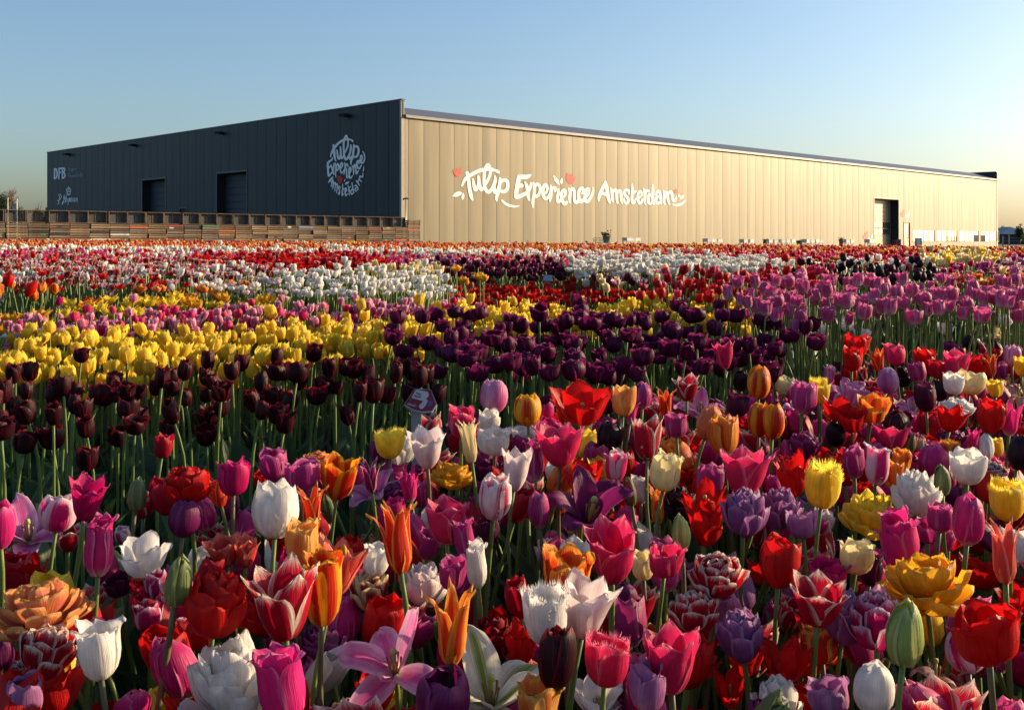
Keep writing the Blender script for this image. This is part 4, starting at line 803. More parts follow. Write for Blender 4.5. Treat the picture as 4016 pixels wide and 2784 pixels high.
HEADS = dict(
 lightdouble=whorl('dbl', 5, 0, 24, 1, 0, 8) + whorl('dbl', 4, 30, 6, .95, .03, 8) + whorl('dbl', 3, 10, -10, .86, .06, 8),
 tall=whorl('tall', 3, 0, 3, 1, 0, 6) + whorl('tall', 3, 60, -2, .97, 0, 6), wide=whorl('wide', 3, 0, 5, 1, 0, 7) + whorl('wide', 3, 60, -3, .95, 0, 7),
 cup=whorl('cup', 3, 0, 1, 1) + whorl('cup', 3, 60, -1, .96), egg=whorl('egg', 3, 0, 1, 1) + whorl('egg', 3, 60, -2, .97), lily=whorl('lily', 3, 0, 3, 1) + whorl('lily', 3, 60, -3, .98),
 goblet=whorl('goblet', 3, 0, 4, 1) + whorl('goblet', 3, 60, -1, .97), open=whorl('open', 3, 0, 6, 1) + whorl('open', 3, 60, -6, .95), star=whorl('star', 3, 0, 8, 1, 0, 12) + whorl('star', 3, 60, -12, .95, 0, 14),
 bud=whorl('bud', 3, 0, 0, 1, 0, 1) + whorl('bud', 3, 60, -1, .97, 0, 1), fringed=whorl('fringed', 3, 0, 3, 1) + whorl('fringed', 3, 60, -1, .97),
 double=whorl('dbl', 6, 0, 26, 1, 0, 8) + whorl('dbl', 6, 30, 12, .97, .02, 8) + whorl('dbl', 6, 10, -2, .92, .04, 8) + whorl('dbl', 5, 40, -14, .84, .06, 8),
 peony=whorl('dbl', 7, 0, 52, 1, 0, 10) + whorl('dbl', 7, 25, 36, .97, .02, 10) + whorl('dbl', 7, 8, 18, .9, .05, 10) + whorl('dbl', 6, 30, 2, .8, .08, 10) + whorl('dbl', 4, 12, -12, .66, .1, 10),
 parrot=whorl('parrot', 3, 0, 12, 1, 0, 10) + whorl('parrot', 3, 60, -4, .96, 0, 10), fullparrot=whorl('parrot', 6, 0, 44, 1, 0, 12) + whorl('parrot', 6, 30, 22, .95, .02, 12) + whorl('parrot', 5, 10, 2, .85, .04, 12),
 blown=[('flat', 185, -6, 1.0, 0, 5), ('flat', 232, 24, 1.0, 0, 5), ('flat', 335, 22, .95, 0, 5), ('spoon', 25, 16, 1.05, 0, 4), ('spoon', 255, 52, .62, .02, 5), ('flat', 120, -10, .85, 0, 5)],
 droop=whorl('droop', 3, 0, -12, .95, 0, 14) + whorl('droop', 3, 60, 10, .9, 0, 14),
)
NOM = {}
PC = {}
def pget(k, s, nu, nv):
    key = (k, s, nu, nv)
    if key not in PC: PC[key] = petal(k, s, nu, nv)
    return PC[key]
def rotm(phi, op):
    a, b = R(phi), R(op); cz, sz, cy, sy = math.cos(a), math.sin(a), math.cos(b), math.sin(b)
    return np.array([[cz, -sz, 0], [sz, cz, 0], [0, 0, 1]]) @ np.array([[cy, 0, sy], [0, 1, 0], [-sy, 0, cy]])
def head_arrays(hk, nu, nv, seed):
    g = random.Random(seed); Vs, Qs, Us = [], [], []; n = 0
    for pk, ph, op, s, z, j in HEADS[hk]:
        V, Q, U = pget(pk, g.randint(0, 2), nu, nv); V = V @ rotm(ph + g.uniform(-j, j), op + g.uniform(-j, j) * .7).T * s * g.uniform(.96, 1.04); V[:, 2] += z
        Vs.append(V); Qs.append(Q + n); Us.append(U); n += len(V)
    return np.vstack(Vs), np.vstack(Qs), np.vstack(Us)
for k in HEADS:
    V = head_arrays(k, 5, 7, 1)[0]; NOM[k] = (V[:, 2].max() - min(0, V[:, 2].min()), max(np.ptp(V[:, 0]), np.ptp(V[:, 1])) * .97, V[:, 2].min())
SIZE = dict(lightdouble=.042, tall=.074, wide=.056, cup=.066, egg=.068, lily=.075, goblet=.068, open=.062, star=.05, bud=.055, fringed=.066, double=.042, peony=.040, parrot=.052, fullparrot=.048, blown=.075, droop=.06)
def leaf_shape(seed, nu=5, nv=8):
    g = np.random.default_rng(seed); v = np.linspace(0, 1, nv); u = np.linspace(-1, 1, nu); L = 1.0; bend = g.uniform(.3, 1.25); W = g.uniform(.075, .11); tw = g.uniform(-.8, .8); wv = g.uniform(.02, .05); ph = g.uniform(0, 6)
    V, U = [], []
    for t in v:
        ang = R(8) + bend * t ** 1.6; x = (.02 + .30 * t * math.sin(R(14)) + bend * .32 * t ** 2.2) * L; z = L * (t - .22 * bend * t ** 2.4)
        hw = W * (math.sin(math.pi * (t * .93 + .05)) ** .7) * (1 - .25 * t)
        for a in u:
            fold = .55 * hw * abs(a) * (1 - .6 * t) ; yy = a * hw * .95; tt = tw * t
            V.append((x - fold * math.cos(ang) * .9 + wv * math.sin(6 * t + ph) * abs(a) * t, yy * math.cos(tt), z + fold * math.sin(ang) * .6 + yy * math.sin(tt) * .6)); U.append(((a + 1) / 2, t))
    Q = [(j * nu + i, j * nu + i + 1, (j + 1) * nu + i + 1, (j + 1) * nu + i) for j in range(nv - 1) for i in range(nu - 1)]
    return np.array(V), np.array(Q), np.array(U)
LEAVES = [leaf_shape(i) for i in range(7)]
LEAFM = [mesh_quads('leaf', V, Q, uv=U, mats=[(LEAF, LEAF2)[i % 3 == 2]]) for i, (V, Q, U) in enumerate(LEAVES)]
PMESH = {}
def petal_mesh(pk, s, m, hi):
    key = (pk, s, m.name, hi)
    if key not in PMESH:
        V, Q, U = pget(pk, s, *((9, 13) if hi else (7, 9))); PMESH[key] = mesh_quads('petal', V, Q, uv=U, mats=[m])
    return PMESH[key]
STAM = MB()
STAM.tube([(0, 0, 0), (0, 0, .42)], [.05, .045], 6); STAM.lathe([(.05, .42), (.085, .45), (.07, .5), (.001, .51)], 6)
PISTM = STAM.mesh('pistil', PISTIL, True)
STM = MB()
for k in range(6):
    a = k * 1.047; STM.tube([(.05 * math.cos(a), .05 * math.sin(a), .02), (.12 * math.cos(a), .12 * math.sin(a), .2), (.14 * math.cos(a), .14 * math.sin(a), .36)], [.012, .012, .026], 4)
STAMM = STM.mesh('stamens', STAMEN, True)
HERO = []
def tulip(name, base, head, tilt, hk, m, sxy, sz, hi=True, nleaf=2, stemm=None, seed=0, phi=None):
    """one tulip: an Empty on the soil > stem, leaves, flower_head (> petals)"""
    g = random.Random(seed); r = empty(name, base); hv = Vector(head) - Vector(base)
    up = Vector((math.sin(R(tilt[0])), math.sin(R(tilt[1])), 1)).normalized(); hb = hv
    mid = Vector((hb.x * .35 - up.x * .03, hb.y * .35 - up.y * .03, hb.z * .55)); q2 = hb - up * (hb.z * .18)
    P = np.array([(0, 0, -.01), tuple(mid * .5), tuple(mid), tuple(q2), tuple(hb + up * .004)]); pts = spline(P, np.linspace(0, 1, 9)); rad = np.linspace(.0040, .0032, 9) * g.uniform(.85, 1.15)
    MB().tube([tuple(p) for p in pts], list(rad), 7).build('stem', stemm or STEM, r, True)
    for k in range(nleaf):
        L = g.uniform(.20, .34) * min(1.15, hb.z / .42); i = g.randrange(len(LEAFM)); put('leaf', LEAFM[i], r, (0, 0, g.uniform(0, .03)), (g.uniform(-.12, .12), g.uniform(-.12, .12), g.uniform(0, 6.28)), (L, L, L))
    hd = empty('flower_head', hb, 0, r); q = up.to_track_quat('Z', 'Y'); hd.rotation_mode = 'QUATERNION'; hd.rotation_quaternion = q @ Matrix.Rotation(g.uniform(0, 6.28) if phi is None else R(phi), 4, 'Z').to_quaternion(); hd.scale = (sxy, sxy, sz)
    oo = g.choice((-2, 0, 2, 5, 9)) if hi and hk in ('cup', 'tall', 'wide', 'goblet', 'double', 'lily', 'fringed') else (g.choice((-3, -1, 1, 4, 8, 13)) if hk != 'bud' else 0)
    for pk, ph, op, s, z, j in HEADS[hk]:
        o = put('petal', petal_mesh(pk, g.randint(0, 2), m, hi), hd, (0, 0, z), (0, R(op + oo + g.uniform(-j, j) * 1.1), R(ph + g.uniform(-j, j))), (s * g.uniform(.95, 1.04), s * g.uniform(.93, 1.06), s * g.uniform(.92, 1.06)))
    if hk in ('open', 'star', 'blown', 'droop', 'parrot') and hi:
        put('pistil', PISTM, hd); put('stamens', STAMM, hd)
    return r

# ------------------------------------------------------------------ varieties: head, petal colour, object name, wording, short wording
VAR = {
 'hotpink': ('egg', 'hotpink', 'tulip', 'hot pink egg-shaped tulip with whitish base', 'hot pink egg tulip'),
 'pinkegg': ('egg', 'pale', 'tulip', 'soft pink closed tulip', 'soft pink tulip'),
 'rose': ('goblet', 'rose', 'tulip', 'rose pink flaring tulip', 'rose pink tulip'),
 'rosecup': ('cup', 'rose', 'tulip', 'rose pink cup tulip', 'rose cup tulip'),
 'mauve': ('cup', 'pinkpurple', 'tulip', 'mauve pink tulip with pale petal rims', 'mauve tulip'),
 'mauveegg': ('egg', 'pinkpurple', 'tulip', 'closed mauve tulip with pale rims', 'closed mauve tulip'),
 'pinkwhite': ('egg', 'pinkwhite', 'tulip', 'white tulip flamed with pink', 'pink flamed white tulip'),
 'magcrown': ('goblet', 'magenta', 'tulip', 'magenta tulip with curled petal tips', 'magenta curled tulip'),
 'magenta': ('cup', 'magenta', 'tulip', 'deep magenta cup tulip', 'magenta cup tulip'),
 'maglily': ('lily', 'magwhite', 'lily_flowered_tulip', 'magenta lily tulip with white petal edges', 'white-edged magenta tulip'),
 'magwhite': ('cup', 'magwhite', 'tulip', 'magenta cup tulip with white margins', 'white-margined magenta tulip'),
 'purple': ('egg', 'violet', 'tulip', 'dark violet egg-shaped tulip', 'dark violet tulip'),
 'purpleopen': ('star', 'violet', 'lily_flowered_tulip', 'violet tulip with petals splayed wide', 'splayed violet tulip'),
 'plum': ('cup', 'plum', 'tulip', 'blackish plum cup tulip', 'plum tulip'),
 'black': ('egg', 'black', 'tulip', 'almost black egg-shaped tulip', 'almost black tulip'),
 'blackdbl': ('double', 'black', 'double_tulip', 'black double tulip', 'black double tulip'),
 'maroonegg': ('egg', 'maroon', 'tulip', 'maroon egg-shaped tulip in the mixed bed', 'maroon egg tulip'),
 'red': ('cup', 'red', 'tulip', 'bright red cup tulip', 'red cup tulip'),
 'redopen': ('open', 'red', 'tulip', 'wide open scarlet tulip', 'open scarlet tulip'),
 'redparrot': ('parrot', 'red', 'parrot_tulip', 'ragged scarlet parrot tulip', 'scarlet parrot tulip'),
 'darkred': ('double', 'darkred', 'double_tulip', 'dark red double tulip', 'dark red double tulip'),
 'crimson': ('cup', 'crimson', 'tulip', 'crimson tulip', 'crimson tulip'),
 'reddbl': ('double', 'red', 'double_tulip', 'scarlet double tulip', 'scarlet double tulip'),
 'redfringe': ('fringed', 'fire', 'fringed_tulip', 'red fringed tulip with orange fringe', 'red fringed tulip'),
 'fire': ('lily', 'fire', 'lily_flowered_tulip', 'fiery red lily tulip with yellow petal edges', 'fiery lily tulip'),
 'coral': ('goblet', 'coral', 'tulip', 'coral red tulip with lighter rims', 'coral tulip'),
 'corallily': ('lily', 'coral', 'lily_flowered_tulip', 'coral orange lily tulip', 'coral lily tulip'),
 'salmon': ('egg', 'salmon', 'tulip', 'salmon orange closed tulip', 'salmon tulip'),
 'orange': ('cup', 'orange', 'tulip', 'orange tulip flamed red', 'orange tulip'),
 'orangelily': ('lily', 'orange', 'lily_flowered_tulip', 'orange lily tulip with reflexed tips', 'orange lily tulip'),
 'orangeopen': ('open', 'orange', 'tulip', 'open orange tulip', 'open orange tulip'),
 'orangedbl': ('peony', 'peach', 'double_tulip', 'peach orange peony tulip', 'peach peony tulip'),
 'redyellow': ('egg', 'redyellow', 'tulip', 'red tulip with golden yellow petal margins', 'red and gold tulip'),
 'redyellowopen': ('open', 'redyellow', 'tulip', 'open red and yellow tulip', 'open red-yellow tulip'),
 'yellowred': ('egg', 'yellowred', 'tulip', 'yellow tulip flushed red in the middle', 'red-flushed yellow tulip'),
 'apricot': ('cup', 'apricot', 'tulip', 'apricot yellow cup tulip', 'apricot tulip'),
 'yellow': ('cup', 'yellow', 'tulip', 'plain yellow tulip', 'plain yellow tulip'),
 'yfringe': ('fringed', 'yellow', 'fringed_tulip', 'yellow fringed tulip', 'yellow fringed tulip'),
 'golddbl': ('peony', 'gold', 'double_tulip', 'golden peony tulip', 'golden peony tulip'),
 'ydbl': ('peony', 'yellow', 'double_tulip', 'lemon yellow peony tulip', 'lemon peony tulip'),
 'cream': ('egg', 'cream', 'tulip', 'cream yellow tulip', 'cream tulip'),
 'creamcup': ('cup', 'cream', 'tulip', 'large pale cream cup tulip', 'pale cream cup'),
 'creamlily': ('lily', 'cream', 'lily_flowered_tulip', 'slender cream lily tulip', 'cream lily tulip'),
 'white': ('cup', 'white', 'tulip', 'white cup tulip', 'white cup tulip'),
 'whiteegg': ('egg', 'white', 'tulip', 'closed white tulip', 'closed white tulip'),
 'whiteflare': ('goblet', 'blush', 'tulip', 'white blushed tulip with flaring rim', 'flaring white tulip'),
 'whitecrown': ('open', 'white', 'tulip', 'open creamy white crown tulip', 'white crown tulip'),
 'whitedbl': ('double', 'white', 'double_tulip', 'white double tulip', 'white double tulip'),
 'whitepeony': ('peony', 'white', 'double_tulip', 'large loose white double tulip', 'loose white double'),
 'wfringe': ('fringed', 'white', 'fringed_tulip', 'white fringed tulip', 'white fringed tulip'),
 'pfringe': ('fringed', 'rose', 'fringed_tulip', 'pink fringed tulip', 'pink fringed tulip'),
 'blushdbl': ('double', 'blush', 'double_tulip', 'blush white double tulip', 'blush double tulip'),
 'redwhite': ('goblet', 'redwhite', 'tulip', 'dark red tulip with white petal edges', 'white-edged red tulip'),
 'redwhitedbl': ('double', 'redwhite', 'double_tulip', 'red double tulip with white edges', 'red-white double tulip'),
 'stripe': ('cup', 'stripe', 'tulip', 'white tulip striped with red', 'red-striped white tulip'),
 'mardbl': ('double', 'maroncream', 'double_tulip', 'cream double tulip flamed maroon', 'cream-maroon double'),
 'marwdbl': ('double', 'maroonwhite', 'double_tulip', 'maroon double tulip with white rims', 'white-rimmed maroon double'),
 'magdbl': ('double', 'magwhite', 'double_tulip', 'magenta double tulip with white rims', 'magenta-white double'),
 'lavdbl': ('double', 'lavender', 'double_tulip', 'lavender double tulip', 'lavender double tulip'),
 'vioDbl': ('double', 'violet', 'double_tulip', 'violet double tulip', 'violet double tulip'),
 'lavender': ('cup', 'lilac', 'tulip', 'lilac cup tulip', 'lilac tulip'),
 'lavopen': ('star', 'lilac', 'tulip', 'splayed lilac tulip', 'splayed lilac tulip'),
 'creamblown': ('star', 'cream', 'tulip', 'overblown pale yellow tulip before the mauve pink bed', 'overblown yellow tulip'),
 'pinkblown': ('star', 'pale', 'tulip', 'overblown pale pink tulip', 'overblown pink tulip'),
 'pinkbig': ('blown', 'pale', 'tulip', 'large overblown pale pink tulip with petals spread', 'large overblown tulip'),
 'pinklily': ('lily', 'hotpink', 'lily_flowered_tulip', 'pink lily tulip', 'pink lily tulip'),
 'greenbud': ('bud', 'greenbud', 'tulip_bud', 'green closed tulip bud', 'green bud'),
 'limebud': ('bud', 'limebud', 'tulip_bud', 'pale lime green tulip bud', 'lime bud'),
 'redbud': ('bud', 'redgreen', 'tulip_bud', 'green and red tulip bud', 'red-green bud'),
 'viridi': ('star', 'viridi', 'lily_flowered_tulip', 'white lily tulip flamed green', 'green-flamed white tulip'),
 'rust': ('fringed', 'rust', 'fringed_tulip', 'rusty brown fringed tulip', 'rusty fringed tulip'),
 'wilted': ('droop', 'wilted', 'tulip', 'withered pinkish tulip with hanging petals', 'withered tulip'),
}
TA, TB, TC = (0, 1500, 2.302), (1000, 1500, 2.302), (2000, 1500, 2.302); TD_ = (3000, 1500, 2.2657); TE, TF, TG = (0, 2100, 2.302), (1000, 2100, 2.302), (2000, 2100, 2.302); TH = (3000, 2100, 2.2657); TK = (2650, 920, 1.6852)
# (x, y, height, variety, width, lean) in the zoomed photo tile
HL_ = [
 (TA, [(1475,565,230,'crimson',190,0),(785,1035,430,'magcrown',300,0),(530,1170,340,'pinkwhite',290,6),(900,1470,550,'hotpink',320,0),(250,1290,400,'pinkblown',460,18),(-5,1260,480,'hotpink',220,0),(1290,1560,380,'whitecrown',440,0),(1235,1000,310,'greenbud',165,0),
   (1300,1090,260,'redwhite',260,8),(1690,900,330,'reddbl',480,0),(1960,960,330,'fire',240,-8),(2110,830,370,'magenta',290,8),(1665,1210,350,'purple',280,4),(2060,1100,260,'purple',220,0),(610,1400,250,'redwhite',260,0),(2150,1350,200,'redwhite',200,0),(1110,1370,170,'stripe',130,0)]),
 (TB, [(2155,120,320,'pinkegg',235,4),(1860,340,310,'rosecup',245,4),(2110,340,220,'white',220,0),(1220,520,320,'yfringe',260,-4),(1320,590,300,'whitedbl',300,10),(1115,590,260,'purple',170,0),(1545,570,420,'whiteflare',310,0),(1935,520,400,'creamlily',150,0),(2160,515,260,'white',300,0),
   (2080,740,280,'vioDbl',200,0),(1780,800,240,'golddbl',430,0),(170,740,310,'mauve',220,0),(440,840,330,'mauve',330,8),(560,660,140,'orangedbl',300,0),(760,845,450,'redyellowopen',390,6),(1040,830,340,'maglily',210,0),(1060,950,300,'pinkblown',420,-10),(1385,900,360,'pinklily',230,0),
   (190,1130,530,'white',400,6),(510,1140,480,'fire',260,0),(50,870,150,'red',150,0),(1740,1250,400,'rose',480,0),(1275,1380,680,'fire',420,2),(1250,1180,300,'magenta',260,0),(2170,1020,440,'stripe',290,6),(1575,1440,330,'mauveegg',190,10),(1890,1400,420,'mauveegg',215,0),(2100,1330,260,'plum',240,0),(1030,1450,200,'mardbl',200,0),(1800,1080,120,'greenbud',60,0)]),
 (TC, [(160,235,310,'yellowred',235,0),(650,180,390,'redopen',490,0),(480,240,240,'fire',200,0),(1030,150,300,'apricot',200,4),(1200,110,250,'mauveegg',150,-4),(1400,170,300,'fire',200,0),(1600,70,195,'redwhite',200,0),(1100,265,240,'pinklily',160,0),(700,385,250,'creamlily',105,4),(900,475,285,'black',215,0),
   (455,535,440,'rose',410,4),(1240,490,410,'redwhite',320,0),(1500,375,250,'mauve',220,0),(1720,215,260,'pinkblown',330,0),(1800,355,325,'salmon',235,12),(1930,465,370,'orange',265,0),(2240,330,330,'redyellow',190,0),(2060,185,250,'plum',220,10),(220,685,400,'mauveegg',225,0),(60,760,430,'whiteflare',230,0),
   (440,800,240,'whiteegg',215,0),(130,455,180,'wfringe',220,0),(670,840,330,'redparrot',400,0),(960,735,320,'pinkwhite',205,6),(1410,790,380,'creamcup',330,4),(2120,790,450,'rose',430,4),(750,1100,480,'purpleopen',550,6),(850,930,170,'pfringe',190,0),(1080,980,260,'redbud',115,0),(1330,1100,370,'orangelily',185,-4),
   (1530,1060,330,'blackdbl',315,0),(1760,1010,420,'redparrot',380,0),(1760,1270,380,'redparrot',360,4),(255,1150,330,'mauveegg',185,0),(2120,1130,450,'lavdbl',430,0),(1545,1350,345,'limebud',155,6),(920,1535,590,'rose',490,0),(1180,960,260,'whiteegg',180,0),(1890,810,140,'white',130,0),(560,1230,260,'cream',180,0),(340,1500,260,'blushdbl',240,0)]),
 (TD_, [(350,130,300,'mauve',225,0),(500,70,230,'yfringe',150,0),(640,220,230,'redparrot',320,0),(770,340,210,'redopen',300,0),(290,200,180,'pinkblown',300,0),(70,335,330,'redyellow',185,0),(960,240,260,'orangeopen',320,0),(1330,200,190,'pinkblown',330,0),(1430,110,240,'plum',180,0),(780,105,230,'pinkegg',150,4),
   (625,455,225,'black',150,0),(350,540,260,'vioDbl',300,0),(1170,370,275,'maroonegg',225,0),(1130,470,260,'rose',300,0),(1720,215,170,'whitedbl',310,0),(1660,310,260,'redparrot',330,0),(2010,290,310,'red',220,0),(2180,310,340,'pinklily',260,0),(1660,470,160,'vioDbl',260,0),(1640,605,230,'rust',195,0),(1510,625,250,'mauveegg',165,4),
   (1850,510,230,'pinklily',160,0),(1970,565,250,'whiteegg',120,0),(2050,565,190,'yellow',130,0),(2265,610,330,'black',190,0),(1000,720,370,'pinkwhite',255,0),(790,695,310,'mauve',180,-6),(1210,690,240,'orange',200,0),(1140,820,280,'orange',150,0),(1800,735,330,'white',255,0),(1990,785,230,'marwdbl',330,0),(1575,855,290,'greenbud',140,0),
   (1345,945,430,'whitedbl',340,0),(250,810,410,'redparrot',360,0),(525,875,480,'yfringe',360,4),(950,1085,390,'ydbl',540,0),(130,1085,380,'lavdbl',350,0),(2150,1015,430,'yfringe',330,0),(1190,1370,520,'hotpink',355,-12),(1560,1190,280,'mauve',260,0),(1810,1215,460,'hotpink',270,0),(2130,1490,600,'corallily',340,0),
   (330,1240,270,'lavender',260,0),(270,1430,230,'greenbud',130,0),(510,1200,240,'blushdbl',170,0),(420,1370,260,'vioDbl',260,0),(1450,1300,240,'mauve',220,0)]),
 (TE, [(350,545,440,'orangedbl',830,0),(440,1000,470,'redwhitedbl',520,14),(880,1000,580,'whiteegg',380,0),(890,985,440,'rosecup',300,-24),(210,1460,420,'lavender',320,0),(140,1260,300,'marwdbl',320,0),(1430,470,340,'magwhite',210,-8),(1610,400,480,'greenbud',230,4),(1330,710,280,'magwhite',300,0),(1600,740,230,'magwhite',280,0),
   (1950,560,620,'reddbl',520,0),(2080,1160,760,'whitepeony',760,0),(1600,1090,260,'magcrown',260,0),(1540,1280,280,'maglily',240,0),(1860,270,240,'lavopen',370,0),(2030,140,300,'coral',310,0),(2220,140,300,'coral',230,0),(960,1580,160,'red',240,0),(610,1260,260,'whiteegg',260,0),(1070,430,220,'plum',220,0),(30,1060,340,'purple',180,0),(1650,1540,300,'redparrot',360,0)]),
 (TF, [(250,100,320,'redopen',280,0),(610,440,760,'redyellow',400,4),(440,40,420,'apricot',340,0),(245,555,760,'redwhite',560,2),(770,250,580,'coral',340,4),(1040,455,380,'mardbl',390,0),(1530,410,390,'blushdbl',390,0),(1100,200,320,'white',260,0),(2000,245,470,'whiteegg',205,0),(1240,920,1000,'pinkbig',950,0),(1790,810,760,'orangelily',430,4),
   (220,1340,760,'hotpink',500,-6),(1700,1440,540,'purple',430,0),(2130,1340,640,'viridi',640,0),(890,1600,300,'mardbl',480,0),(1100,1360,460,'redparrot',420,0),(330,1090,300,'golddbl',320,0),(2140,880,420,'darkred',320,0),(1790,320,320,'mauve',260,0)]),
 (TG, [(690,630,590,'whiteflare',460,4),(330,690,600,'wfringe',420,-12),(410,1085,580,'maroonegg',300,0),(870,1090,510,'pfringe',430,0),(1440,1120,610,'rose',490,-2),(1230,1340,480,'lavender',380,4),(200,1060,230,'yellow',150,0),(250,1430,420,'apricot',360,0),(800,1440,320,'whitecrown',420,0),(860,1570,220,'stripe',340,0),
   (1660,660,360,'redwhitedbl',460,4),(1880,335,370,'redwhitedbl',500,0),(2080,870,490,'lavdbl',460,0),(2130,1050,400,'redparrot',330,0),(510,310,500,'orange',430,0),(90,950,420,'redparrot',300,0),(70,560,380,'crimson',220,0),(1280,890,170,'orange',190,0),(1990,1340,360,'redparrot',300,0),(1040,560,320,'purple',240,0),(1200,260,280,'creamcup',220,0),(1410,190,340,'rosecup',300,0),(370,120,240,'blushdbl',210,0)]),
 (TH, [(130,225,470,'red',340,0),(560,320,300,'magenta',330,0),(480,565,490,'redwhite',430,0),(710,690,490,'lavdbl',360,0),(990,690,530,'magdbl',380,0),(1400,290,530,'golddbl',800,0),(1250,855,590,'limebud',320,0),(1970,850,530,'red',600,0),(1790,1000,410,'pinkwhite',330,0),(1520,1120,420,'wilted',300,0),(490,950,350,'redfringe',400,0),
   (160,1070,460,'redparrot',360,0),(560,1430,350,'lavender',400,0),(965,1350,470,'whiteegg',345,0),(1450,610,170,'lavender',175,0),(950,290,300,'plum',200,0),(820,180,320,'creamcup',310,0),(2190,1540,200,'orange',240,0),(1790,1590,160,'coral',200,0),(600,1590,220,'pinkegg',260,0),(1670,650,220,'creamlily',170,0),(110,1440,440,'whitedbl',420,0),(2240,560,300,'redopen',300,0)]),
 (TK, [(320,780,215,'rose',135,0),(1195,725,175,'red',135,6),(1165,815,175,'red',145,0),(1335,815,185,'fire',125,0),(1440,785,155,'rosecup',155,0),(1640,805,145,'red',130,0),(550,975,215,'redyellow',155,4),(75,1005,185,'redwhite',150,0),(725,995,145,'cream',115,0),(940,1005,175,'yfringe',135,0),(830,1055,180,'mauve',150,0),(1010,935,150,'pinkegg',90,0),
   (1405,960,175,'pinkegg',135,4),(430,960,150,'black',90,0),(1495,925,150,'blackdbl',110,0),(1160,1035,170,'pinkblown',230,0),(1945,965,175,'cream',145,0),(1860,855,205,'rose',195,0),(2225,795,150,'pinkegg',95,-4),(1955,715,110,'black',100,0),(1820,745,100,'vioDbl',150,0),(1130,585,95,'whitecrown',120,0),(980,635,85,'white',90,0),(1780,615,90,'white',95,0),(2180,560,85,'white',95,0),
   (1235,660,80,'whitecrown',130,0),(2140,655,80,'creamblown',150,0),(2085,860,160,'fire',110,8),(1990,865,160,'redparrot',140,0),(2115,1010,130,'yellow',95,0),(2285,865,140,'yellow',90,0),(1830,1045,100,'redfringe',95,0),(1745,1025,150,'black',100,0),(1650,1075,190,'plum',130,0),(1830,975,160,'white',130,0),(1740,880,140,'crimson',150,6),(2200,930,150,'wilted',130,0),(2265,1000,150,'wilted',110,0),(1590,900,150,'mauve',110,0),(640,900,140,'plum',120,0)]),
]
def solve_d(y, h):                                        # depth at which a bloom of height h above the soil appears on photo row y
    lo, hi = .3, 60.0
    for _ in range(50):
        m = (lo + hi) / 2
        if (H - ground(m) - h) * F / m > y - YH: lo = m
        else: hi = m
    return (lo + hi) / 2
def lean_rand(g): return g.uniform(-4, 4)
PLACED = []
hs = 0
for tile, rows in HL_:
    for x, y, hh, var, wz, ln in rows:
        hs += 1; g = random.Random(hs); hk, mk, nm, desc, short = VAR[var]; px, py = tile[0] + x / tile[2], tile[1] + y / tile[2]; hp, wp = hh / tile[2], wz / tile[2]
        
        if hk == 'cup' and wz / hh > .78: hk = 'wide'
        if hk == 'egg' and var not in ('black', 'limebud', 'salmon') and wz / hh < .7 and g.random() < .45: hk = 'tall'
        ds = SIZE[hk] * F / hp
        if hk in ('open', 'star', 'double', 'peony', 'parrot', 'fullparrot', 'blown', 'droop'): ds = max(.052, .080) * F / max(hp, wp) if hk not in ('star', 'blown', 'peony', 'fullparrot') else .115 * F / max(hp, wp)
        dh = solve_d(py, .46); d = (dh ** .62) * (ds ** .38); zc = H - (py - YH) * d / F
        top = .66 if tile is TK else .60
        if zc - ground(d) > top: d = solve_d(py, top)
        if zc - ground(d) < .20: d = solve_d(py, .20)
        c = at(px, py, d); sz = hp * d / F / NOM[hk][0]; sxy = min(max(wp * d / F / NOM[hk][1], sz * .62), sz * 1.6)
        tl = (ln + g.gauss(0, 4.5), g.gauss(-3, 6) - (36 if hk == 'blown' else 26 if hk == 'star' else 12 if hk == 'open' else 0)); up = Vector((math.sin(R(tl[0])), math.sin(R(tl[1])), 1)).normalized()
        hb = c - up * (hp * d / F * .5 + NOM[hk][2] * sz * 0); bxy = (hb.x - up.x * .12 + g.uniform(-.02, .02), d - up.y * .08 + g.uniform(-.015, .015))
        r = tulip(nm, (bxy[0], bxy[1], ground(d)), hb, tl, hk, PM[mk], sxy, sz, True, 2 if d < 2.2 else 1, STEMD if g.random() < .3 else STEM, hs, phi=g.uniform(-12, 12) + (30 if hk in ('cup', 'goblet', 'egg', 'fringed') else 0) - 90 if hk not in ('blown',) else 0)
        HERO.append(dict(o=r, var=var, px=px, py=py, d=d)); PLACED.append((bxy[0], bxy[1]))
# labels that single each bloom out: by its look, by its neighbour, or by its rank among its kind
cnt = {}
for q in HERO: cnt.setdefault(VAR[q['var']][3], []).append(q)
used = set()
for q in HERO:
    desc = VAR[q['var']][3]; lab = None
    if len(cnt[desc]) == 1: lab = desc if len(desc.split()) > 3 else desc + ' in the mixed bed'
    else:
        nb = sorted((b for b in HERO if b is not q and VAR[b['var']][4] != VAR[q['var']][4]), key=lambda b: (b['px'] - q['px']) ** 2 + (b['py'] - q['py']) ** 2)[:4]
        for b in nb:
            dx, dy = b['px'] - q['px'], b['py'] - q['py']; rel = ('left of' if dx > 0 else 'right of') if abs(dx) > abs(dy) else ('just behind' if b['d'] < q['d'] else 'just in front of')
            t = f'{desc} {rel} the {VAR[b["var"]][4]}'
            if t not in used and len(t.split()) <= 16 and len(cnt[VAR[b['var']][3]]) < 7: lab = t; break
        if lab is None:
            k = sorted(cnt[desc], key=lambda b: b['px']).index(q) + 1; lab = f'{desc}, {"leftmost" if k == 1 else nth(k) + " from left"} of its kind'
    used.add(lab); tag(q['o'], lab, 'tulip bud' if 'bud' in q['o'].name else 'tulip', 'tulips of the mixed foreground bed')

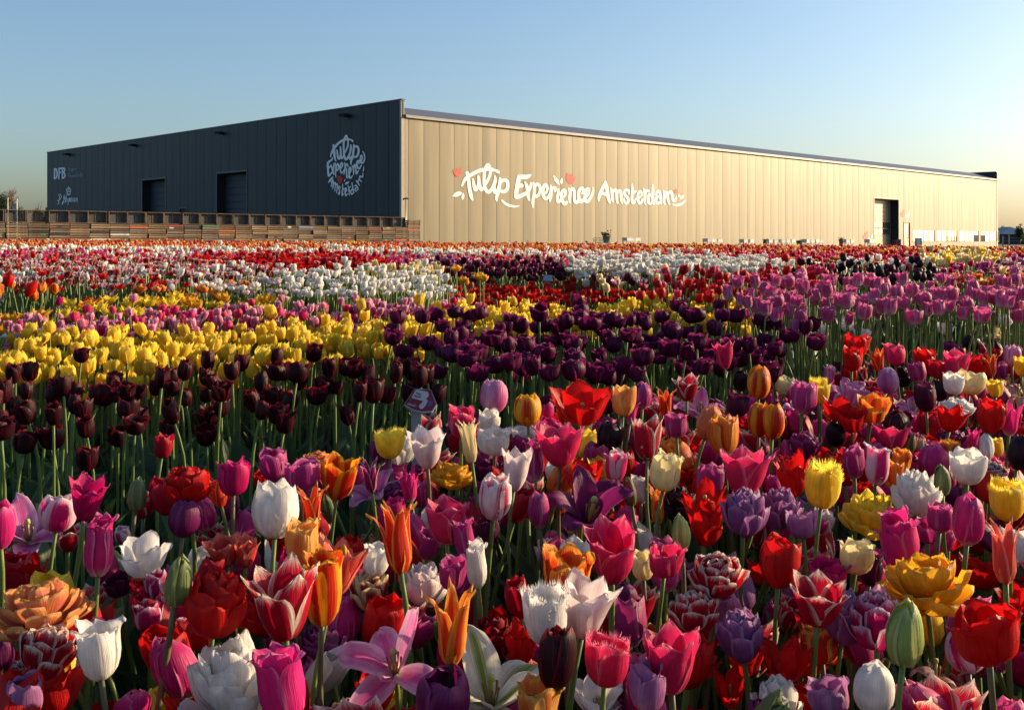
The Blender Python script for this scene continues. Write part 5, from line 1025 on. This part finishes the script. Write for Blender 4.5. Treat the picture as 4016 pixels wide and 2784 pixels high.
# ------------------------------------------------------------------ beds: areas traced on the photo (2302 px wide overview), put on the soil
K2 = 4016 / 2302
def world_poly(poly, h): 
    out = []
    for x, y in poly:
        d = solve_d(y * K2, h); out.append(((x * K2 - CX) / F * d, d))
    return np.array(out)
def inside(P, x, y):
    ins = np.zeros(len(x), bool)
    for (ax, ay), (bx_, by) in zip(P, np.roll(P, -1, 0)):
        if ay != by: ins ^= ((ay > y) != (by > y)) & (x < (bx_ - ax) * (y - ay) / (by - ay) + ax)
    return ins
def scatter(P, dens, g, jit=.38):
    s = 1 / math.sqrt(dens); x0, y0 = P.min(0); x1, y1 = P.max(0); X, Y = np.meshgrid(np.arange(x0, x1 + s, s), np.arange(y0, y1 + s, s))
    X = X.ravel() + g.uniform(-jit, jit, X.size) * s; Y = Y.ravel() + g.uniform(-jit, jit, Y.size) * s; k = inside(P, X, Y); return X[k], Y[k]
def gz_arr(y): return np.where(y < 3.5, 0, .38 * (1 - np.exp(-(np.maximum(y, 3.5) - 3.5) / 6)))
def bed_mesh(name, X, Y, Hh, vars_, wts, g, lod, leafn, size=1.0, tiltj=.10):
    """many tulips joined: heads, stems and leaves; colour by variety"""
    nu, nv, ns = ((5, 7, 5), (5, 4, 4), (3, 4, 3), (3, 3, 3))[lod]; n = len(X)
    Vs, Qs, Us, Ms, Js = [], [], [], [], []; off = 0; mats = [STEM, LEAF, LEAF2]; wt = np.array(wts, float); ch = g.choice(len(vars_), n, p=wt / wt.sum()); Z = gz_arr(Y); jit = g.uniform(-.14, .14, n)
    def add(V, Q, U, mi, J):                              # V: (k, m, 3) copies of one shape
        nonlocal off
        k, m = V.shape[:2]; Vs.append(V.reshape(-1, 3)); Qs.append((Q[None] + (np.arange(k) * m)[:, None, None] + off).reshape(-1, 4)); Us.append(np.tile(U, (k, 1))); Ms.append(np.full(k * len(Q), mi)); Js.append(np.repeat(J, m)); off += k * m
    tx, ty = g.normal(0, tiltj, n), g.normal(0, tiltj, n); HX, HY = X + tx * Hh * .6, Y + ty * Hh * .6
    for vi, vr in enumerate(vars_):
        hk, mk = VAR[vr][:2]; mats.append(PM[mk])
        for sv in range(3):
            idx = np.where((ch == vi) & (np.arange(n) % 3 == sv))[0]
            if not len(idx): continue
            V, Q, U = head_arrays({'peony': 'lightdouble', 'fullparrot': 'parrot', 'double': 'lightdouble'}.get(hk, hk) if lod >= 1 else hk, nu, nv, sv + 3)
            s = SIZE[hk] * size / NOM[hk][0] * g.uniform(.85, 1.12, len(idx)); a = g.uniform(0, 6.28, len(idx)); c, sn = np.cos(a), np.sin(a); fat = g.uniform(.9, 1.15, len(idx))
            x = (V[None, :, 0] * c[:, None] - V[None, :, 1] * sn[:, None]) * (s * fat)[:, None]; y = (V[None, :, 0] * sn[:, None] + V[None, :, 1] * c[:, None]) * (s * fat)[:, None]; z = V[None, :, 2] * s[:, None]
            x = x + z * tx[idx][:, None] * 1.5; y = y + z * ty[idx][:, None] * 1.5
            add(np.stack([x + HX[idx][:, None], y + HY[idx][:, None], z + (Z + Hh)[idx][:, None]], -1), Q, U, 3 + vi, jit[idx])
    t = np.linspace(0, 1, ns); k = 4 if lod < 2 else 3; rad = .0038 if lod < 2 else .0045
    px_ = X[:, None] + (HX - X)[:, None] * t[None] ** 1.7; py_ = Y[:, None] + (HY - Y)[:, None] * t[None] ** 1.7; pz_ = Z[:, None] + Hh[:, None] * t[None]
    an = np.arange(k) * 2 * math.pi / k; SV = np.stack([px_[:, :, None] + rad * np.cos(an), py_[:, :, None] + rad * np.sin(an), np.broadcast_to(pz_[:, :, None], (n, ns, k))], -1).reshape(n, ns * k, 3)
    SQ = np.array([(j * k + i, j * k + (i + 1) % k, (j + 1) * k + (i + 1) % k, (j + 1) * k + i) for j in range(ns - 1) for i in range(k)]); add(SV, SQ, np.tile([[.5, .4]], (ns * k, 1)), 0, jit)
    for l in range(leafn):
        for li in range(4):
            idx = np.where((np.arange(n) + l) % 4 == li)[0]
            if not len(idx): continue
            V, Q, U = leaf_shape(li + 4 * l + 20, 3, (6, 5, 4, 3)[lod]); s = g.uniform(.20, .34, len(idx)) * np.minimum(1.2, Hh[idx] / .42); a = g.uniform(0, 6.28, len(idx)); c, sn = np.cos(a), np.sin(a)
            x = (V[None, :, 0] * c[:, None] - V[None, :, 1] * sn[:, None]) * s[:, None]; y = (V[None, :, 0] * sn[:, None] + V[None, :, 1] * c[:, None]) * s[:, None]
            add(np.stack([x + X[idx][:, None], y + Y[idx][:, None], V[None, :, 2] * s[:, None] + Z[idx][:, None]], -1), Q, U, 1 + (li == 3), jit[idx])
    return mesh_quads(name, np.vstack(Vs), np.vstack(Qs), uv=np.vstack(Us), mats=mats, mi=np.concatenate(Ms), jit=np.concatenate(Js))
BN = [0]
def bed(name, label, poly, h, dens, vars_, wts, lod, leafn=1, size=1.0, hv=.05, world=False, tiltj=.10):
    BN[0] += 1; g = np.random.default_rng(100 + BN[0]); P = np.array(poly, float) if world else world_poly(poly, h); X, Y = scatter(P, dens, g)
    if not len(X): return
    Hh = np.maximum(.15, h - .03 + g.normal(0, hv * .6, len(X)))
    Hh = np.where(Y > 9, np.maximum(.15, Hh - np.where(Y > 14, .055, .02) - .008 * X), Hh)
    tag(link(bpy.data.objects.new(name, bed_mesh(name, X, Y, Hh, vars_, wts, g, lod, leafn, size, tiltj))), label, 'tulip bed', 'tulip beds of the field', 'stuff')
VAR.update({
 'pinkdbl': ('cup', 'pinkgreen', '', '', ''), 'goldparrot': ('parrot', 'gold', '', '', ''), 'yparrot': ('parrot', 'yellow', '', '', ''), 'pinkbed': ('tall', 'pinkbed', '', '', ''), 'purplecup': ('wide', 'purple', '', '', ''),
 'rwparrot': ('parrot', 'stripe', '', '', ''), 'orangepeony': ('double', 'orange', '', '', ''), 'ycream': ('cup', 'cream', '', '', ''), 'lavd': ('cup', 'lavender', '', '', ''), 'peachegg': ('egg', 'salmon', '', '', ''), 'yegg': ('egg', 'apricot', '', '', ''), 'rustd': ('double', 'rust', '', '', ''), 'rusttip': ('double', 'coral', '', '', '')})
bed('yellow_tulip_bed', 'dense bed of yellow tulips behind the maroon row', [(-60,766),(330,750),(620,734),(1000,706),(1300,692),(1700,678),(1700,735),(1300,745),(1000,765),(560,838),(-60,856)], .45, 225, ['yellow'], [1], 1, 1, 0.85)
bed('pink_green_tulip_bed', 'bed of pink and pale green tulips behind the yellow bed', [(-40,740),(110,714),(400,702),(750,690),(1060,686),(1060,702),(900,712),(600,736),(200,758),(-40,766)], .46, 335, ['pinkdbl', 'rosecup', 'magenta'], [5, 1.5, 1], 1, 1, 0.65)
bed('golden_parrot_tulip_bed', 'bed of golden parrot tulips left of the white row', [(170,686),(400,668),(640,684),(600,700),(400,704),(170,716),(80,722),(-30,730),(-30,712),(100,706)], .44, 134, ['goldparrot', 'yparrot'], [3, 2], 1, 1, 1.03)
bed('orange_tulip_bed', 'loose bed of orange and red double tulips behind the golden ones', [(160,660),(430,643),(570,650),(560,665),(330,674),(170,676)], .46, 42, ['orangepeony', 'reddbl', 'orangedbl'], [3, 2, 2], 1, 2, 1.12)
bed('red_orange_tulip_bed', 'small group of red and orange tulips at the left edge', [(-40,640),(130,640),(140,662),(60,668),(-40,672)], .50, 37, ['redyellow', 'orange', 'red'], [2, 2, 1], 1, 2, 1.03)
bed('blush_tulip_bed', 'row of blush pink double tulips left of the white row', [(440,632),(560,618),(650,614),(650,652),(440,648)], .50, 159, ['blushdbl', 'whitedbl'], [3, 1], 1, 1, 0.79)
bed('white_tulip_bed', 'row of white tulips on long pale stems in mid field', [(650,614),(800,608),(960,610),(1012,628),(1008,652),(850,660),(650,656)], .52, 205, ['white', 'whitedbl'], [2, 2], 1, 1, 0.68)
bed('white_red_tulip_bed', 'mixed bed of white and red striped tulips at the left', [(-60,594),(430,588),(640,606),(440,630),(200,642),(-60,636)], .48, 123, ['white', 'rwparrot', 'redparrot', 'redwhite'], [1.8, 3, 1.2, 2.5], 2, 1, 0.80)
bed('crimson_tulip_bed', 'bed of crimson and scarlet tulips behind the white row', [(430,586),(620,576),(770,574),(880,588),(870,604),(650,610),(440,602)], .47, 233, ['redwhitedbl', 'redopen', 'crimson'], [2, 3, 2], 2, 1, 0.86)
bed('magenta_tulip_bed', 'patch of magenta tulips right of the scarlet bed', [(770,580),(860,582),(930,596),(880,604),(780,598)], .46, 149, ['magenta', 'maglily'], [3, 1], 2, 1, 0.83)
bed('pale_yellow_tulip_bed', 'strip of pale yellow tulips behind the white row', [(800,600),(960,598),(1010,612),(980,620),(800,608)], .48, 112, ['ycream'], [1], 2, 1, 0.83)
bed('lilac_tulip_bed', 'low strip of lilac tulips before the dark purple bed', [(880,592),(1020,586),(1140,588),(1050,596),(960,604)], .44, 159, ['lavd', 'lavdbl'], [2, 1], 2, 1, 0.79)
bed('dark_purple_tulip_bed', 'bed of blackish purple tulips in mid field', [(960,600),(1120,592),(1270,594),(1290,608),(1200,616),(1000,618)], .46, 159, ['plum', 'purplecup'], [3, 1], 2, 1, 0.83)
bed('golden_double_tulip_patch', 'few golden double tulips standing above the red bed', [(995,600),(1100,600),(1100,632),(1030,640),(1000,630)], .54, 14, ['golddbl'], [1], 1, 2, 1.17, .09)
bed('low_red_tulip_bed', 'low bed of red tulips and green buds in mid field', [(1010,642),(1280,640),(1460,648),(1430,672),(1200,682),(1020,684)], .37, 224, ['redparrot', 'greenbud', 'red'], [4, 2, 2], 1, 2, 0.79)
bed('white_double_tulip_bed', 'broad bed of white double tulips before the hall', [(1280,588),(1500,578),(1690,582),(1765,594),(1750,606),(1600,612),(1290,608)], .50, 233, ['whitedbl', 'white'], [3, 1], 2, 1, 0.94)
bed('cream_red_parrot_tulip_bed', 'loose patch of cream and dark red parrot tulips', [(1330,610),(1500,608),(1500,636),(1400,646),(1330,640)], .45, 84, ['rwparrot', 'ycream', 'plum'], [3, 2, 2], 1, 2, 0.83)
bed('red_tulip_bed', 'tall bed of red tulips behind the mauve pink ones', [(1450,642),(1550,622),(1750,610),(1880,614),(1870,650),(1650,668),(1480,668)], .54, 159, ['red', 'crimson', 'rosecup'], [3, 3, 1], 1, 1, 0.76)
bed('black_tulip_bed', 'bed of nearly black tulips right of mid field', [(1790,606),(1900,598),(2060,598),(2130,606),(2110,624),(1900,626),(1800,618)], .52, 140, ['black', 'plum'], [3, 1], 1, 1, 0.83)
bed('thin_white_tulip_strip', 'thin strip of white tulips behind the black ones', [(1755,598),(1900,592),(2100,592),(2120,599),(1900,600),(1770,604)], .47, 112, ['white'], [1], 2, 1, 0.86)
bed('rust_red_tulip_bed', 'low bed of rusty red double tulips', [(1690,590),(1780,582),(1990,584),(2000,594),(1780,600)], .46, 168, ['rusttip', 'rustd'], [3, 2], 2, 1, 0.83)
bed('plum_pink_tulip_bed', 'bed of magenta double tulips at the right edge', [(2090,602),(2370,597),(2370,620),(2140,622)], .48, 131, ['magdbl', 'mauve', 'magenta'], [2, 2, 2], 2, 1, 0.79)
bed('orange_pink_tulip_bed', 'strip of orange pink tulips at the right edge', [(2110,624),(2370,620),(2370,640),(2120,638)], .46, 112, ['corallily', 'orange', 'creamlily'], [3, 2, 1], 2, 1, 0.79)
bed('pale_yellow_flower_bed', 'raised bed of pale yellow tulips before the hall windows', [(2075,580),(2130,564),(2210,562),(2245,572),(2200,584),(2100,588)], .52, 140, ['ycream', 'yellow'], [3, 1], 2, 1, 0.86)
bed('lavender_tulip_strip', 'strip of lavender and white tulips at the far right', [(2240,580),(2370,576),(2370,592),(2220,596)], .46, 112, ['lavd', 'white'], [1, 1], 2, 1, 0.79)
# far strips, in metres (x left/right scaled by depth)
def strip(d0, d1, l, r): return [(l * d0, d0), (r * d0, d0), (r * d1, d1), (l * d1, d1)]
bed('mixed_lily_tulip_strip', 'far strip of pink, red and white lily tulips', strip(9.8, 12.6, -.66, .16), .40, 68, ['pinklily', 'red', 'maglily', 'white', 'purple', 'redwhite'], [4, 6, 1, 1.6, .6, 3], 3, 1, 0.89, world=True)
bed('far_white_tulip_strip', 'far strip of pure white tulips', strip(12.9, 13.9, -.66, .10), .415, 102, ['white'], [1], 3, 1, 0.94, world=True)
bed('far_magenta_tulip_strip', 'far patch of magenta and crimson tulips right of centre', strip(9.6, 12.4, .14, .40), .43, 82, ['magenta', 'crimson', 'rosecup'], [3, 3, 1], 3, 1, 0.94, world=True)
bed('right_mixed_tulip_strip', 'mixed strip of dark, red and pink tulips at mid right', strip(9.4, 13.0, .40, .70), .42, 63, ['plum', 'crimson', 'mauve', 'orange', 'white'], [2, 4, 2, 2, 1], 3, 1, 1.02, world=True)
bed('peach_red_tulip_strip', 'far strip of peach, red and yellow egg-shaped tulips', strip(14.4, 19.5, -.66, .14), .44, 63, ['peachegg', 'fire', 'red', 'yegg', 'coral'], [6, 2, 1.5, 5, 2], 3, 1, 0.94, .045, world=True)
bed('burgundy_tulip_strip', 'far strip of burgundy, red and orange tulips', strip(12.6, 19.5, .14, .70), .43, 54, ['crimson', 'red', 'orange', 'magenta', 'yegg', 'peachegg', 'white'], [5, 5, 3, 2, 2, 2, 1], 3, 1, 0.94, .045, world=True)
bed('farthest_tulip_strip', 'farthest strip of red, yellow and pink tulips before crates and hall', [(-13.2,19.6),(13.8,19.6),(24,40),(2,40),(-5,33),(-15,26.5)], .445, 16, ['red', 'crimson', 'yellow', 'orange', 'mauve', 'white', 'peachegg'], [6, 6, 3, 4, 1, 1, 3], 3, 0, 1.02, .05, world=True)

# ------------------------------------------------------------------ rows whose single tulips can be told apart
def row_bed(name, poly, h, dens, var, desc, group, seed, hv=.03, size=1.0, ranks=('front', 'second', 'third', 'back'), nleaf=2, h_far=None, fat=1.0, tj=8.0):
    g = np.random.default_rng(seed); P = world_poly(poly, h); X, Y = scatter(P, dens, g); hk, mk = VAR[var][:2]; L = []
    for i in range(len(X)):
        y = Y[i]; f = (y - P[:, 1].min()) / max(.01, np.ptp(P[:, 1])); hh = h + ((h_far or h) - h) * f + g.normal(0, hv); z0 = ground(y); sz = SIZE[hk] * size / NOM[hk][0] * g.uniform(.86, 1.14); tl = (g.normal(0, tj), g.normal(0, tj)); up = Vector((math.sin(R(tl[0])), math.sin(R(tl[1])), 1)).normalized()
        hb = Vector((X[i] + up.x * .12, y + up.y * .12, z0 + max(.2, hh - .03)))
        L.append((tulip(name, (X[i], y, z0), hb, tl, hk if g.random() > .30 else {'cup': 'wide', 'tall': 'cup', 'wide': 'cup'}.get(hk, hk), PM[mk], sz * fat * g.uniform(.9, 1.15), sz, False, nleaf, STEM, seed * 1000 + i), X[i] / y, y))
    L.sort(key=lambda q: q[2]); n = len(L); nr = len(ranks)
    for a in range(nr):
        seg = sorted(L[n * a // nr:n * (a + 1) // nr], key=lambda q: q[1])
        for k, q in enumerate(seg): tag(q[0], f'{desc}, {"leftmost" if k == 0 else nth(k + 1) + " from left"} in the {ranks[a]} rank', 'tulip', group)
VAR['maroonrow'] = ('cup', 'maroon', '', '', ''); 
row_bed('maroon_tulip', [(-50,858),(250,836),(520,820),(860,822),(1000,868),(1000,893),(840,908),(600,930),(350,950),(120,985),(-50,1012)], .46, 88, 'maroonrow', 'dark maroon cup tulip of the left bed', 'maroon tulips in the left bed', 5, .03, .88, ('front', 'second', 'third', 'fourth', 'fifth', 'back'), 2, None, .80)
row_bed('purple_tulip', [(830,780),(980,738),(1250,722),(1600,722),(1840,758),(1850,795),(1600,815),(1250,850),(1050,840)], .50, 112, 'purplecup', 'deep purple tulip of the middle bed', 'purple tulips in the middle bed', 6, .035, .97, ('front', 'second', 'third', 'fourth', 'fifth', 'sixth', 'back'), 1, .54, 1.0, 9)
row_bed('mauve_pink_tulip', [(1610,668),(1700,645),(1800,634),(2440,630),(2440,690),(2150,705),(1950,708),(1700,702)], .60, 105, 'pinkbed', 'mauve pink tulip of the tall right bed', 'mauve pink tulips in the right bed', 7, .03, .80, ('front', 'second', 'third', 'fourth', 'fifth', 'sixth', 'seventh', 'back'), 1)

# ------------------------------------------------------------------ blooms and leaves filling the mixed bed between the single ones
g = np.random.default_rng(77)
P = np.vstack([world_poly([(-300,1140),(-60,1120),(300,1085),(560,1030),(830,990),(1050,905),(1400,870),(1650,838),(2000,775),(2380,735),(2700,725)], .44), [(1.5, 1.6), (1.25, .62), (-.7, .62), (-.85, .95)]])
X, Y = scatter(P, 215, g, .45); PL = np.array(PLACED); dm = np.sqrt(((X[:, None] - PL[None, :, 0]) ** 2 + (Y[:, None] - PL[None, :, 1]) ** 2).min(1)); k = (dm > .030) & (Y > .70); X, Y = X[k], Y[k]
Hh = g.uniform(.21, .345, len(X)) + .03 * (Y > 1.8)
tag(link(bpy.data.objects.new('mixed_tulip_underplanting', bed_mesh('mixed_tulip_underplanting', X, Y, Hh, ['red', 'mauve', 'hotpink', 'purple', 'redwhite', 'white', 'plum', 'magenta', 'orange', 'yellow', 'crimson', 'lavender', 'greenbud', 'redparrot', 'vioDbl'], [4, 4, 5, .7, 3, 1.5, .7, 4, 2, 1, 4, 1, 2, 4, 1], g, 0, 2, .95, .22))), 'lower tulips and leaves filling the mixed foreground bed', 'tulip bed', 'tulip beds of the field', 'stuff')
# loose leaves over the bare strip between the beds
P = world_poly([(-80,880),(520,840),(1000,860),(1010,960),(780,1090),(560,1130),(-80,1250)], .12); X, Y = scatter(P, 150, g, .45); n = len(X); Vs, Qs, Us, Js, Mi = [], [], [], [], []; off = 0
for i in range(n):
    V, Q, U = LEAVES[i % 7]; a = g.uniform(0, 6.28); s = g.uniform(.18, .34); c, sn = math.cos(a), math.sin(a); W_ = np.stack([(V[:, 0] * c - V[:, 1] * sn) * s * 1.2 + X[i], (V[:, 0] * sn + V[:, 1] * c) * s * 1.2 + Y[i], V[:, 2] * s], 1)
    Vs.append(W_); Qs.append(Q + off); Us.append(U); Js.append(np.full(len(V), g.uniform(-.15, .15))); Mi.append(np.full(len(Q), int(i % 4 == 0))); off += len(V)
tag(link(bpy.data.objects.new('tulip_foliage', mesh_quads('tulip_foliage', np.vstack(Vs), np.vstack(Qs), uv=np.vstack(Us), mats=[LEAF, LEAF2], mi=np.concatenate(Mi), jit=np.concatenate(Js)))), 'low broad tulip leaves covering the strip below the maroon tulips', 'foliage', None, 'stuff')
